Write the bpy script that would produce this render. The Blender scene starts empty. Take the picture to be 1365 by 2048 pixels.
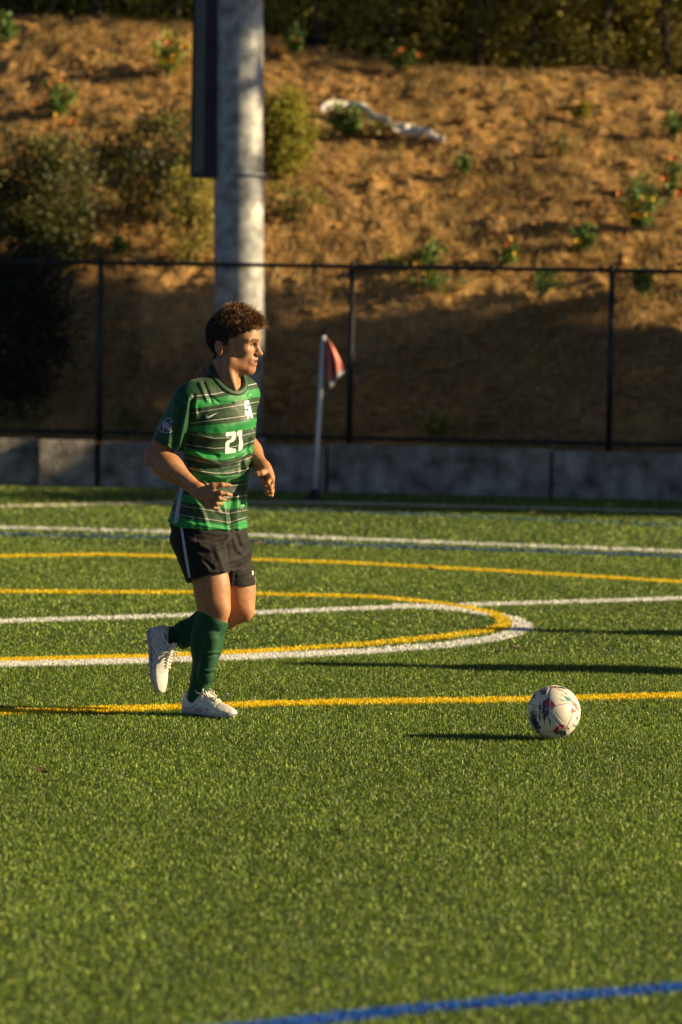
import bpy, math
import numpy as np
from mathutils import Matrix, Vector
from mathutils.bvhtree import BVHTree

# ------------------------------------------------------------------ camera, sky, sun, exposure
FPX = 7000.0                      # focal length in pixels of the 1365 x 2048 photograph
CAM_H = 1.71
PITCH = math.atan(384.0 / FPX)
ROLL = math.radians(1.0)
SUN_AZ = math.radians(1.5)       # from the right, a little towards the camera
SUN_EL = math.radians(20.0)
S_DIR = np.array([math.cos(SUN_AZ) * math.cos(SUN_EL), -math.sin(SUN_AZ) * math.cos(SUN_EL), math.sin(SUN_EL)])

scene = bpy.context.scene
col = scene.collection
cam_data = bpy.data.cameras.new('camera')
cam_data.sensor_fit = 'VERTICAL'
cam_data.sensor_height = 36.0
cam_data.sensor_width = 24.0
cam_data.lens = 36.0 * FPX / 2048.0
cam_data.clip_start = 0.5
cam_data.clip_end = 3000.0
cam = bpy.data.objects.new('camera', cam_data)
col.objects.link(cam)
CAM_R = Matrix.Rotation(math.pi / 2 - PITCH, 3, 'X') @ Matrix.Rotation(ROLL, 3, 'Z')
cam.matrix_world = Matrix.Translation((0, 0, CAM_H)) @ CAM_R.to_4x4()
cam_data.dof.use_dof = True
cam_data.dof.focus_distance = 15.0
cam_data.dof.aperture_fstop = 3.2
scene.camera = cam

world = bpy.data.worlds.new('World')
scene.world = world
world.use_nodes = True
wn = world.node_tree.nodes
wl = world.node_tree.links
sky_node = wn.new('ShaderNodeTexSky')
sky_node.sky_type = 'NISHITA'
sky_node.sun_disc = False
sky_node.air_density = 0.28
sky_node.dust_density = 0.3
sky_node.sun_elevation = SUN_EL
sky_node.sun_rotation = math.atan2(S_DIR[0], S_DIR[1])
wl.new(sky_node.outputs[0], wn['Background'].inputs[0])
wn['Background'].inputs[1].default_value = 0.05

sun_data = bpy.data.lights.new('sun', 'SUN')
sun_data.energy = 5.0
sun_data.angle = math.radians(0.5)
sun_data.color = (1.0, 0.79, 0.46)
sun = bpy.data.objects.new('sun', sun_data)
col.objects.link(sun)
sun.rotation_euler = Vector(S_DIR).to_track_quat('Z', 'Y').to_euler()
sun.location = (30, -8, 20)

vs = scene.view_settings
scene.display_settings.display_device = 'sRGB'
vs.view_transform = 'Standard'
vs.look = 'None'
vs.exposure = 1.1
vs.gamma = 1.0
vs.use_curve_mapping = False
scene.cycles.use_denoising = True
scene.cycles.max_bounces = 6
scene.cycles.diffuse_bounces = 3
scene.cycles.transparent_max_bounces = 8
scene.cycles.sample_clamp_indirect = 4.0

# ------------------------------------------------------------------ helpers
CR = np.array(CAM_R)

def ray(px, py):
    d = np.array([(px - 682.5) / FPX, -(py - 1024.0) / FPX, -1.0])
    return CR @ d

def at(px, py, D):
    """the point seen at a photograph pixel, D metres in front of the camera"""
    d = ray(px, py)
    return np.array([0, 0, CAM_H]) + d * (D / d[1])

def gnd(px, py, z=0.0):
    d = ray(px, py)
    return np.array([0, 0, CAM_H]) + d * ((z - CAM_H) / d[2])

def project(P):
    q = (np.asarray(P, float) - np.array([0, 0, CAM_H])) @ CR
    return 682.5 + FPX * q[..., 0] / -q[..., 2], 1024.0 - FPX * q[..., 1] / -q[..., 2]

def new_mesh(name, verts, faces, smooth=True):
    """faces: int array (n,3) or (n,4)"""
    verts = np.ascontiguousarray(verts, dtype=np.float32)
    faces = np.ascontiguousarray(faces, dtype=np.int32)
    me = bpy.data.meshes.new(name)
    n, k = faces.shape
    me.vertices.add(len(verts))
    me.vertices.foreach_set('co', verts.ravel())
    me.loops.add(n * k)
    me.loops.foreach_set('vertex_index', faces.ravel())
    me.polygons.add(n)
    me.polygons.foreach_set('loop_start', np.arange(0, n * k, k, dtype=np.int32))
    me.polygons.foreach_set('use_smooth', np.full(n, smooth, dtype=bool))
    me.update(calc_edges=True)
    return me

def pcolor(me, rgb, name='Col'):
    a = me.color_attributes.new(name, 'FLOAT_COLOR', 'POINT')
    rgba = np.ones((len(me.vertices), 4), np.float32)
    rgba[:, :3] = rgb
    a.data.foreach_set('color', rgba.ravel())

def pfloat(me, vals, name):
    a = me.attributes.new(name, 'FLOAT', 'POINT')
    a.data.foreach_set('value', np.ascontiguousarray(vals, dtype=np.float32))

def link(name, me, mat=None, parent=None, loc=None, label=None, cat=None, group=None, kind=None):
    o = bpy.data.objects.new(name, me)
    col.objects.link(o)
    if mat is not None and me is not None:
        if len(me.materials) == 0:
            me.materials.append(mat)
    if parent is not None:
        o.parent = parent
    if loc is not None:
        o.location = loc
    if label: o['label'] = label
    if cat: o['category'] = cat
    if group: o['group'] = group
    if kind: o['kind'] = kind
    return o

def thing(name, loc, label, cat, group=None):
    return link(name, None, None, None, loc, label, cat, group)

class MB:
    """collects quads"""
    def __init__(self): self.v = []; self.f = []; self.n = 0
    def add(self, v, f):
        v = np.asarray(v, float); f = np.asarray(f, int)
        self.v.append(v); self.f.append(f + self.n); self.n += len(v)
        return self
    def box(self, c, size, rot=None, bevel=0.0):
        c = np.asarray(c, float); s = np.asarray(size, float) / 2
        if bevel <= 0:
            p = np.array([[x, y, z] for x in (-1, 1) for y in (-1, 1) for z in (-1, 1)], float) * s
            f = [[0, 1, 3, 2], [4, 6, 7, 5], [0, 4, 5, 1], [2, 3, 7, 6], [0, 2, 6, 4], [1, 5, 7, 3]]
        else:
            import bmesh
            bm = bmesh.new(); bmesh.ops.create_cube(bm, size=1.0)
            for vv in bm.verts: vv.co = Vector((vv.co.x * 2 * s[0], vv.co.y * 2 * s[1], vv.co.z * 2 * s[2]))
            bmesh.ops.bevel(bm, geom=bm.edges[:], offset=bevel, segments=2, affect='EDGES')
            bmesh.ops.triangulate(bm, faces=[q for q in bm.faces if len(q.verts) != 4])
            p = np.array([vv.co[:] for vv in bm.verts])
            bm.verts.index_update()
            f = [[vv.index for vv in q.verts] for q in bm.faces]
            f = [q if len(q) == 4 else [q[0], q[1], q[2], q[2]] for q in f]
            bm.free()
        if rot is not None: p = p @ np.asarray(rot).T
        return self.add(p + c, f)
    def tube(self, pts, radii, n=10, cap=True):
        pts = np.asarray(pts, float); m = len(pts)
        radii = np.broadcast_to(np.asarray(radii, float), (m,))
        tang = np.gradient(pts, axis=0)
        tang /= np.linalg.norm(tang, axis=1)[:, None] + 1e-12
        up = np.array([0, 0, 1.0]) if abs(tang[0, 2]) < 0.9 else np.array([1.0, 0, 0])
        rings = []
        for i in range(m):
            a = np.cross(tang[i], up); a /= np.linalg.norm(a) + 1e-12
            b = np.cross(tang[i], a)
            up = -b if np.dot(-b, up) > 0 else b
            th = np.arange(n) * 2 * math.pi / n
            rings.append(pts[i] + radii[i] * (np.cos(th)[:, None] * a + np.sin(th)[:, None] * b))
        v = np.concatenate(rings)
        f = []
        for i in range(m - 1):
            for j in range(n):
                k = (j + 1) % n
                f.append([i * n + j, i * n + k, (i + 1) * n + k, (i + 1) * n + j])
        if cap:
            v = np.concatenate([v, pts[:1], pts[-1:]])
            c0, c1 = m * n, m * n + 1
            for j in range(n):
                k = (j + 1) % n
                f.append([c0, k, j, j]); f.append([c1, (m - 1) * n + j, (m - 1) * n + k, (m - 1) * n + k])
        return self.add(v, f)
    def mesh(self, name, smooth=True):
        v = np.concatenate(self.v); f = np.concatenate(self.f)
        tri = f[:, 2] == f[:, 3]
        me = bpy.data.meshes.new(name)
        faces = [list(q[:3]) if t else list(q) for q, t in zip(f.tolist(), tri)]
        me.from_pydata(v.tolist(), [], faces)
        me.polygons.foreach_set('use_smooth', np.full(len(faces), smooth, dtype=bool))
        me.validate(); me.update()
        return me

def vnoise2(x, y, scale, seed):
    """smooth 2D value noise in -1..1"""
    r = np.random.RandomState(seed).uniform(-1, 1, (256, 256))
    u = x / scale; v = y / scale
    i = np.floor(u).astype(int); j = np.floor(v).astype(int)
    a = u - i; b = v - j
    a = a * a * (3 - 2 * a); b = b * b * (3 - 2 * b)
    i0, i1, j0, j1 = i % 256, (i + 1) % 256, j % 256, (j + 1) % 256
    return (r[i0, j0] * (1 - a) + r[i1, j0] * a) * (1 - b) + (r[i0, j1] * (1 - a) + r[i1, j1] * a) * b

def vnoise3(P, scale, seed):
    r = np.random.RandomState(seed).uniform(-1, 1, (32, 32, 32))
    q = np.asarray(P) / scale
    i = np.floor(q).astype(int); a = q - i; a = a * a * (3 - 2 * a)
    i0 = i % 32; i1 = (i + 1) % 32
    out = 0
    for dx in (0, 1):
        for dy in (0, 1):
            for dz in (0, 1):
                w = (a[:, 0] if dx else 1 - a[:, 0]) * (a[:, 1] if dy else 1 - a[:, 1]) * (a[:, 2] if dz else 1 - a[:, 2])
                out = out + w * r[(i1 if dx else i0)[:, 0], (i1 if dy else i0)[:, 1], (i1 if dz else i0)[:, 2]]
    return out

# ---- materials
def mat_new(name):
    m = bpy.data.materials.new(name); m.use_nodes = True
    return m, m.node_tree.nodes, m.node_tree.links, m.node_tree.nodes['Principled BSDF']

def mat(name, color, rough=0.6, var=0.25, scale=8.0, bump=0.0, bscale=60.0, spec=0.5, metal=0.0, attr=False, sss=0.0, sheen=0.0):
    m, N, L, B = mat_new(name)
    tc = N.new('ShaderNodeTexCoord')
    nz = N.new('ShaderNodeTexNoise'); nz.inputs['Scale'].default_value = scale; nz.inputs['Detail'].default_value = 5
    L.new(tc.outputs['Object'], nz.inputs['Vector'])
    mr = N.new('ShaderNodeMapRange'); mr.inputs[1].default_value = 0.3; mr.inputs[2].default_value = 0.7
    mr.inputs[3].default_value = 1 - var; mr.inputs[4].default_value = 1 + var
    L.new(nz.outputs[0], mr.inputs[0])
    mix = N.new('ShaderNodeMix'); mix.data_type = 'RGBA'; mix.blend_type = 'MULTIPLY'; mix.inputs[0].default_value = 1.0
    if attr:
        at_ = N.new('ShaderNodeAttribute'); at_.attribute_name = 'Col'
        L.new(at_.outputs['Color'], mix.inputs[6])
    else:
        mix.inputs[6].default_value = (*color, 1)
    L.new(mr.outputs[0], mix.inputs[7])
    L.new(mix.outputs[2], B.inputs['Base Color'])
    B.inputs['Roughness'].default_value = rough
    B.inputs['Specular IOR Level'].default_value = spec
    B.inputs['Metallic'].default_value = metal
    if sss > 0:
        B.inputs['Subsurface Weight'].default_value = sss
        B.inputs['Subsurface Radius'].default_value = (1.0, 0.35, 0.2)
        B.inputs['Subsurface Scale'].default_value = 0.012
    if sheen > 0:
        B.inputs['Sheen Weight'].default_value = sheen
    if bump > 0:
        n2 = N.new('ShaderNodeTexNoise'); n2.inputs['Scale'].default_value = bscale; n2.inputs['Detail'].default_value = 6
        L.new(tc.outputs['Object'], n2.inputs['Vector'])
        bp = N.new('ShaderNodeBump'); bp.inputs['Strength'].default_value = bump; bp.inputs['Distance'].default_value = 0.02
        L.new(n2.outputs[0], bp.inputs['Height']); L.new(bp.outputs[0], B.inputs['Normal'])
    return m

def mat_leaf(name, trans=0.3, rough=0.45, spec=0.4):
    """leaf-sized faces coloured one by one through the attribute Col"""
    m, N, L, B = mat_new(name)
    a = N.new('ShaderNodeAttribute'); a.attribute_name = 'Col'
    L.new(a.outputs['Color'], B.inputs['Base Color'])
    B.inputs['Roughness'].default_value = rough
    B.inputs['Specular IOR Level'].default_value = spec
    tr = N.new('ShaderNodeBsdfTranslucent'); L.new(a.outputs['Color'], tr.inputs['Color'])
    mx = N.new('ShaderNodeMixShader'); mx.inputs[0].default_value = trans
    L.new(B.outputs[0], mx.inputs[1]); L.new(tr.outputs[0], mx.inputs[2])
    L.new(mx.outputs[0], N['Material Output'].inputs['Surface'])
    return m

M_turf = mat_leaf('turf_fibre', 0.2, 0.45, 0.35)
M_leaf = mat_leaf('foliage', 0.3, 0.5, 0.3)
M_bark = mat('bark', (0.07, 0.05, 0.035), 0.9, 0.4, 6, 0.6, 30)
M_soil = None
M_conc = mat('concrete', (0.30, 0.265, 0.21), 0.9, 0.7, 4.5, 0.45, 26)
M_steel = mat('galvanised_steel', (0.34, 0.335, 0.32), 0.55, 0.5, 9.0, 0.15, 40, metal=0.1)
M_black = mat('black_coated_steel', (0.012, 0.012, 0.012), 0.5, 0.3, 9)
M_encl = mat('dark_painted_steel', (0.014, 0.015, 0.017), 0.6, 0.25, 4)
M_encl2 = mat('grey_painted_steel', (0.10, 0.10, 0.10), 0.6, 0.2, 4)
M_white = mat('white_plastic', (0.72, 0.72, 0.70), 0.4, 0.12, 4)
M_rubber = mat('black_rubber', (0.015, 0.015, 0.015), 0.8, 0.3, 20)
M_red = mat('red_cloth', (0.85, 0.26, 0.22), 0.8, 0.15, 9)
M_sheet = mat('white_sheet', (0.72, 0.67, 0.58), 0.8, 0.2, 5, 0.4, 20)

# ------------------------------------------------------------------ ground and synthetic turf
def ground_material():
    m, N, L, B = mat_new('turf_base')
    tc = N.new('ShaderNodeTexCoord')
    nz = N.new('ShaderNodeTexNoise'); nz.inputs['Scale'].default_value = 140; nz.inputs['Detail'].default_value = 3
    L.new(tc.outputs['Object'], nz.inputs['Vector'])
    cr = N.new('ShaderNodeValToRGB')
    cr.color_ramp.elements[0].position = 0.35; cr.color_ramp.elements[0].color = (0.012, 0.022, 0.007, 1)
    cr.color_ramp.elements[1].position = 0.7; cr.color_ramp.elements[1].color = (0.06, 0.10, 0.02, 1)
    L.new(nz.outputs[0], cr.inputs[0]); L.new(cr.outputs[0], B.inputs['Base Color'])
    B.inputs['Roughness'].default_value = 0.8
    bp = N.new('ShaderNodeBump'); bp.inputs['Strength'].default_value = 0.8; bp.inputs['Distance'].default_value = 0.02
    L.new(nz.outputs[0], bp.inputs['Height']); L.new(bp.outputs[0], B.inputs['Normal'])
    return m

M_ground = ground_material()
g = 600.0
link('ground', new_mesh('ground', [[-g, -g, 0], [g, -g, 0], [g, g, 0], [-g, g, 0]], [[0, 1, 2, 3]]), M_ground, kind='structure')

# marking centre lines, laid out on the ground
LINES = [
    ('white_touchline', (0.80, 0.80, 0.76), 0.050, [(-500, 1039), (0, 1053), (345, 1062), (700, 1076), (1365, 1101), (1900, 1121)]),
    ('white_box_line', (0.80, 0.80, 0.76), 0.042, [(-500, 1257), (0, 1240), (390, 1228), (830, 1211), (1365, 1195), (1900, 1179)]),
    ('white_arc', (0.80, 0.80, 0.76), 0.052, [(800, 1209), (870, 1212), (930, 1218), (985, 1226), (1030, 1237), (1044, 1245), (1046, 1254), (1030, 1263), (990, 1274), (900, 1287), (740, 1300), (500, 1312), (300, 1319), (0, 1326), (-500, 1330)]),
    ('white_edge_line', (0.70, 0.66, 0.50), 0.055, [(-500, 1018), (0, 1011), (200, 1007), (350, 1004), (560, 1003), (760, 1007), (1000, 1013), (1365, 1022)]),
    ('yellow_far_line', (0.82, 0.60, 0.008), 0.044, [(-500, 1120), (0, 1111), (200, 1107), (360, 1112), (700, 1124), (1000, 1140), (1365, 1162), (1900, 1190)]),
    ('yellow_curve', (0.82, 0.60, 0.008), 0.042, [(-500, 1180), (0, 1181), (390, 1183), (520, 1186), (740, 1191), (850, 1201), (930, 1212), (985, 1224), (1006, 1235), (1008, 1246), (985, 1257), (890, 1270), (740, 1285), (500, 1302), (300, 1311), (0, 1318), (-500, 1322)]),
    ('yellow_near_line', (0.82, 0.60, 0.008), 0.038, [(-500, 1437), (0, 1422), (400, 1410), (560, 1404), (740, 1401), (1060, 1396), (1365, 1388), (1900, 1375)]),
    ('blue_near_line', (0.015, 0.13, 0.55), 0.020, [(200, 2082), (440, 2056), (800, 2016), (1080, 1992), (1365, 1969), (1900, 1925)]),
    ('blue_line_beside_touchline', (0.03, 0.09, 0.22), 0.050, [(-500, 1051), (0, 1066), (345, 1074), (700, 1088), (1365, 1111), (1900, 1130)]),
    ('blue_far_line', (0.04, 0.12, 0.18), 0.045, [(450, 1014), (700, 1022), (1365, 1049), (1900, 1068)]),
]
DEPTH_SQ = 0.40

def seg_dist(P, poly):
    best = np.full(len(P), 1e9)
    q = P * np.array([1.0, DEPTH_SQ])
    pl = poly * np.array([1.0, DEPTH_SQ])
    for a, b in zip(pl[:-1], pl[1:]):
        ab = b - a
        t = np.clip(((q - a) @ ab) / (ab @ ab), 0, 1)
        best = np.minimum(best, np.hypot(*(q - a - t[:, None] * ab).T))
    return best

rng = np.random.RandomState(4)
WALL_A = gnd(0, 969)[:2]; WALL_B = gnd(1365, 1002)[:2]
WDIR = (WALL_B - WALL_A) / np.linalg.norm(WALL_B - WALL_A)
WNRM = np.array([-WDIR[1], WDIR[0]])              # away from the camera

def scatter():
    pts = []; wid = []
    zones = [(7.6, 10.5, 15000, 0.0024), (10.5, 18.0, 17000, 0.0025), (18.0, 26.0, 5500, 0.0042), (26.0, 36.0, 1400, 0.009)]
    for d0, d1, dens, w in zones:
        half1 = d1 * 0.0985 + 0.25
        n = int((d1 - d0) * 2 * half1 * dens)
        y = rng.uniform(d0, d1, n); x = rng.uniform(-half1, half1, n)
        k = (np.abs(x) < y * 0.0985 + 0.25)
        pts.append(np.c_[x[k], y[k]]); wid.append(np.full(k.sum(), w))
        # the strip on either side, thinner
        n2 = int((d1 - d0) * 2.4 * dens * 0.12)
        y = rng.uniform(d0, d1, n2); s = np.sign(rng.uniform(-1, 1, n2))
        pts.append(np.c_[s * (y * 0.0985 + 0.25 + rng.uniform(0, 1.2, n2)), y]); wid.append(np.full(n2, w * 1.9))
    return np.concatenate(pts), np.concatenate(wid)

TP, TW = scatter()
front = ((TP - WALL_A) @ WNRM) < -0.02
TP, TW = TP[front], TW[front]

def blades(P, Wd, color, jitter, bright, tuft_h=(0.008, 0.016)):
    n = len(P)
    h = rng.uniform(*tuft_h, n)
    ang = rng.uniform(0, 2 * math.pi, n)
    lean = rng.gamma(2.0, 0.30, n)
    la = rng.uniform(0, 2 * math.pi, n)
    tip = np.c_[P[:, 0] + np.cos(la) * h * np.sin(lean), P[:, 1] + np.sin(la) * h * np.sin(lean), h * np.cos(np.minimum(lean, 1.3))]
    sx, sy = np.cos(ang) * Wd / 2, np.sin(ang) * Wd / 2
    twist = rng.uniform(-0.7, 0.7, n)
    tx, ty = np.cos(ang + twist) * Wd * 0.36, np.sin(ang + twist) * Wd * 0.36
    v = np.empty((n, 4, 3))
    v[:, 0] = np.c_[P[:, 0] - sx, P[:, 1] - sy, np.zeros(n)]
    v[:, 1] = np.c_[P[:, 0] + sx, P[:, 1] + sy, np.zeros(n)]
    v[:, 2] = tip + np.c_[tx, ty, np.zeros(n)]
    v[:, 3] = tip - np.c_[tx, ty, np.zeros(n)]
    c = np.atleast_2d(np.asarray(color)) * (1 + rng.normal(0, jitter, (n, 1))) * (1 + rng.normal(0, jitter * 0.3, (n, 3)))
    c = np.clip(c, 0.003, 0.9)
    me = new_mesh('blades', v.reshape(-1, 3), np.arange(4 * n).reshape(n, 4), smooth=False)
    pcolor(me, np.repeat(c, 4, axis=0))
    return me

owner = np.full(len(TP), -1)
wob = 0.004 * vnoise2(TP[:, 0], TP[:, 1], 0.12, 5) + rng.normal(0, 0.003, len(TP))
for i, (nm, c, hw, px) in enumerate(LINES):
    poly = np.array([gnd(q[0], q[1], 0.012)[:2] for q in px])
    owner[seg_dist(TP, poly) + wob < hw] = i

green = owner < 0
GP, GW = TP[green], TW[green]
tone = rng.uniform(0, 1, len(GP))
patch = vnoise2(GP[:, 0], GP[:, 1] * 0.5, 0.35, 8) * 0.5 + 0.5 * vnoise2(GP[:, 0], GP[:, 1] * 0.4, 1.4, 9)
cg = np.where((tone < 0.50)[:, None], [[0.070, 0.130, 0.010]], np.where((tone < 0.86)[:, None], [[0.170, 0.262, 0.018]], [[0.48, 0.58, 0.11]]))  # the brightest blades carry sun sparkle in their colour
cg = cg * (1 + 0.22 * patch[:, None])
link('synthetic_turf', blades(GP, GW, 1.0 * cg, 0.22, 1), M_turf, kind='stuff', label='green synthetic turf fibres covering the pitch')
for i, (nm, c, hw, px) in enumerate(LINES):
    k = owner == i
    if k.sum() < 10: continue
    LP = np.concatenate([TP[k], TP[k] + rng.normal(0, 0.006, (k.sum(), 2))]); LW = np.concatenate([TW[k], TW[k]])
    link(nm, blades(LP, LW * 1.25, c, 0.08, 1, (0.011, 0.018)), M_turf, kind='structure')

# ------------------------------------------------------------------ bank of dry soil behind the wall
def tu(x, y):
    r = np.stack([x - WALL_A[0], y - WALL_A[1]], -1)
    return r @ WDIR, r @ WNRM

CREST_U = 9.4
def hill_base(t, u):
    # crest height along the wall
    H = np.interp(t, [-30, -3, 0.2, 1.6, 3.0, 5.0, 7.0, 12, 40], [5.5, 5.5, 5.42, 5.10, 4.95, 4.85, 4.72, 4.6, 4.4])
    z0 = 0.43
    s = np.clip((u - 0.95) / (CREST_U - 0.95), 0, None)
    ss = np.where(s < 1, s ** 0.97, 1 + (s - 1) * 0.06)
    cr = 0.10 * np.exp(-((s - 1) / 0.07) ** 2)
    return z0 + (H - z0) * ss - cr

def hill_z(t, u, fine=True):
    z = hill_base(t, u)
    if fine:
        w = np.clip((u - 0.3) / 0.6, 0, 1)
        n = 0.09 * vnoise2(t, u, 1.3, 20) + 0.045 * np.abs(vnoise2(t + 0.3 * vnoise2(t, u, 0.4, 3), u * 0.8, 0.42, 21)) \
            + 0.040 * vnoise2(t, u, 0.21, 22) + 0.022 * vnoise2(t, u, 0.085, 23)
        z = z + w * n
    return z

ta = np.concatenate([np.linspace(-40, -2.2, 60)[:-1], np.arange(-2.2, 9.4, 0.034), np.linspace(9.4, 60, 70)[1:]])
ua = np.concatenate([np.arange(0.06, 10.6, 0.036), np.linspace(10.6, 45, 40)[1:]])
Tg, Ug = np.meshgrid(ta, ua, indexing='ij')
Zg = hill_z(Tg, Ug)
XY = WALL_A + Tg[..., None] * WDIR + Ug[..., None] * WNRM
hv = np.concatenate([XY, Zg[..., None]], -1).reshape(-1, 3)
nt, nu = len(ta), len(ua)
ii = np.arange(nt * nu).reshape(nt, nu)
hf = np.stack([ii[:-1, :-1], ii[1:, :-1], ii[1:, 1:], ii[:-1, 1:]], -1).reshape(-1, 4)

def soil_material():
    m, N, L, B = mat_new('dry_soil')
    tc = N.new('ShaderNodeTexCoord')
    n1 = N.new('ShaderNodeTexNoise'); n1.inputs['Scale'].default_value = 1.1; n1.inputs['Detail'].default_value = 6; n1.inputs['Roughness'].default_value = 0.65
    n2 = N.new('ShaderNodeTexNoise'); n2.inputs['Scale'].default_value = 9; n2.inputs['Detail'].default_value = 7; n2.inputs['Roughness'].default_value = 0.7
    for n in (n1, n2): L.new(tc.outputs['Object'], n.inputs['Vector'])
    cr = N.new('ShaderNodeValToRGB')
    e = cr.color_ramp.elements
    e[0].position = 0.30; e[0].color = (0.13, 0.07, 0.030, 1)
    e[1].position = 0.72; e[1].color = (0.60, 0.38, 0.135, 1)
    k = cr.color_ramp.elements.new(0.52); k.color = (0.40, 0.225, 0.072, 1)
    mx = N.new('ShaderNodeMath'); mx.operation = 'MULTIPLY_ADD'; mx.inputs[1].default_value = 0.55
    L.new(n2.outputs[0], mx.inputs[0])
    m2 = N.new('ShaderNodeMath'); m2.operation = 'MULTIPLY'; m2.inputs[1].default_value = 0.45
    L.new(n1.outputs[0], m2.inputs[0]); L.new(m2.outputs[0], mx.inputs[2])
    L.new(mx.outputs[0], cr.inputs[0]); L.new(cr.outputs[0], B.inputs['Base Color'])
    B.inputs['Roughness'].default_value = 0.95
    B.inputs['Specular IOR Level'].default_value = 0.15
    bp = N.new('ShaderNodeBump'); bp.inputs['Strength'].default_value = 0.7; bp.inputs['Distance'].default_value = 0.05
    n3 = N.new('ShaderNodeTexNoise'); n3.inputs['Scale'].default_value = 22; n3.inputs['Detail'].default_value = 6
    L.new(tc.outputs['Object'], n3.inputs['Vector'])
    L.new(n3.outputs[0], bp.inputs['Height']); L.new(bp.outputs[0], B.inputs['Normal'])
    return m
M_soil = soil_material()
link('hillside', new_mesh('hillside', hv, hf), M_soil, kind='structure')

def hill_hit(px, py):
    """where the line of sight through a pixel meets the bank"""
    d = ray(px, py)
    lo = None
    for D in np.arange(33.5, 50, 0.02):
        p = np.array([0, 0, CAM_H]) + d * (D / d[1])
        t, u = tu(p[0], p[1])
        if u > 0.1 and p[2] <= hill_base(t, u) + 0.03:
            return p, t, u
    p = np.array([0, 0, CAM_H]) + d * (44 / d[1])
    t, u = tu(p[0], p[1])
    return np.array([p[0], p[1], float(hill_base(t, u))]), t, u

def on_hill(t, u, dz=0.0):
    p = WALL_A + t * WDIR + u * WNRM
    return np.array([p[0], p[1], float(hill_z(np.array(t, float), np.array(u, float))) + dz])

# loose clods and stones lying on the bank: too many to count
def clods(n, seed):
    r = np.random.RandomState(seed)
    V = []; Fc = []
    base = np.array([[0, 0, 1.0], [0.9, 0, 0.3], [0.25, 0.85, 0.3], [-0.75, 0.5, 0.3], [-0.7, -0.55, 0.3], [0.3, -0.85, 0.3], [0, 0, -0.6]])
    fc = np.array([[0, 1, 2], [0, 2, 3], [0, 3, 4], [0, 4, 5], [0, 5, 1], [6, 2, 1], [6, 3, 2], [6, 4, 3], [6, 5, 4], [6, 1, 5]])
    t = r.uniform(-1.5, 8.6, n); u = r.uniform(0.5, 9.6, n)
    z = hill_z(t, u)
    s = r.gamma(1.8, 0.012, n) + 0.008
    P = WALL_A + t[:, None] * WDIR + u[:, None] * WNRM
    for i in range(n):
        b = base * (1 + r.uniform(-0.3, 0.3, base.shape)) * s[i] * np.array([1.2, 1.2, 0.8])
        a = r.uniform(0, 6.28); c, q = math.cos(a), math.sin(a)
        b = b @ np.array([[c, q, 0], [-q, c, 0], [0, 0, 1]])
        V.append(b + np.array([P[i, 0], P[i, 1], z[i]])); Fc.append(fc + i * 7)
    return new_mesh('clods', np.concatenate(V), np.concatenate(Fc), smooth=False)
link('soil_clods', clods(6500, 3), M_soil, kind='stuff', label='loose clods and stones scattered over the dry bank')

def straw(n, seed):
    r = np.random.RandomState(seed)
    t = r.uniform(-1.8, 8.8, n); u = r.uniform(0.5, 9.7, n)
    keep = vnoise2(t, u, 0.5, 31) + 0.6 * vnoise2(t, u, 0.16, 32) + r.uniform(-0.6, 0.6, n) > -0.25
    t, u = t[keep], u[keep]; n = len(t)
    L2 = r.uniform(0.03, 0.11, n); a = r.normal(0.25, 0.9, n); w = r.uniform(0.003, 0.007, n)
    dt, du = np.cos(a) * L2, np.sin(a) * L2
    P = lambda tt, uu, dz: np.c_[(WALL_A + tt[:, None] * WDIR + uu[:, None] * WNRM), hill_z(tt, uu) + dz]
    up = r.uniform(0.004, 0.035, n)
    A_ = P(t - dt, u - du, up * r.uniform(0.2, 1, n)); B_ = P(t + dt, u + du, up + r.uniform(0, 0.02, n))
    side = np.c_[-np.sin(a)[:, None] * WDIR[None] + np.cos(a)[:, None] * WNRM[None], np.full(n, 0.5)] * w[:, None]
    v = np.stack([A_ - side, A_ + side, B_ + side * 0.5, B_ - side * 0.5], 1)
    c = np.array([[0.68, 0.44, 0.16], [0.52, 0.31, 0.10], [0.28, 0.17, 0.065], [0.70, 0.52, 0.26]])[r.randint(0, 4, n)] * r.uniform(0.7, 1.15, (n, 1))
    me = new_mesh('straw', v.reshape(-1, 3), np.arange(4 * n).reshape(n, 4), smooth=False)
    pcolor(me, np.repeat(c, 4, axis=0))
    return me
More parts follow.
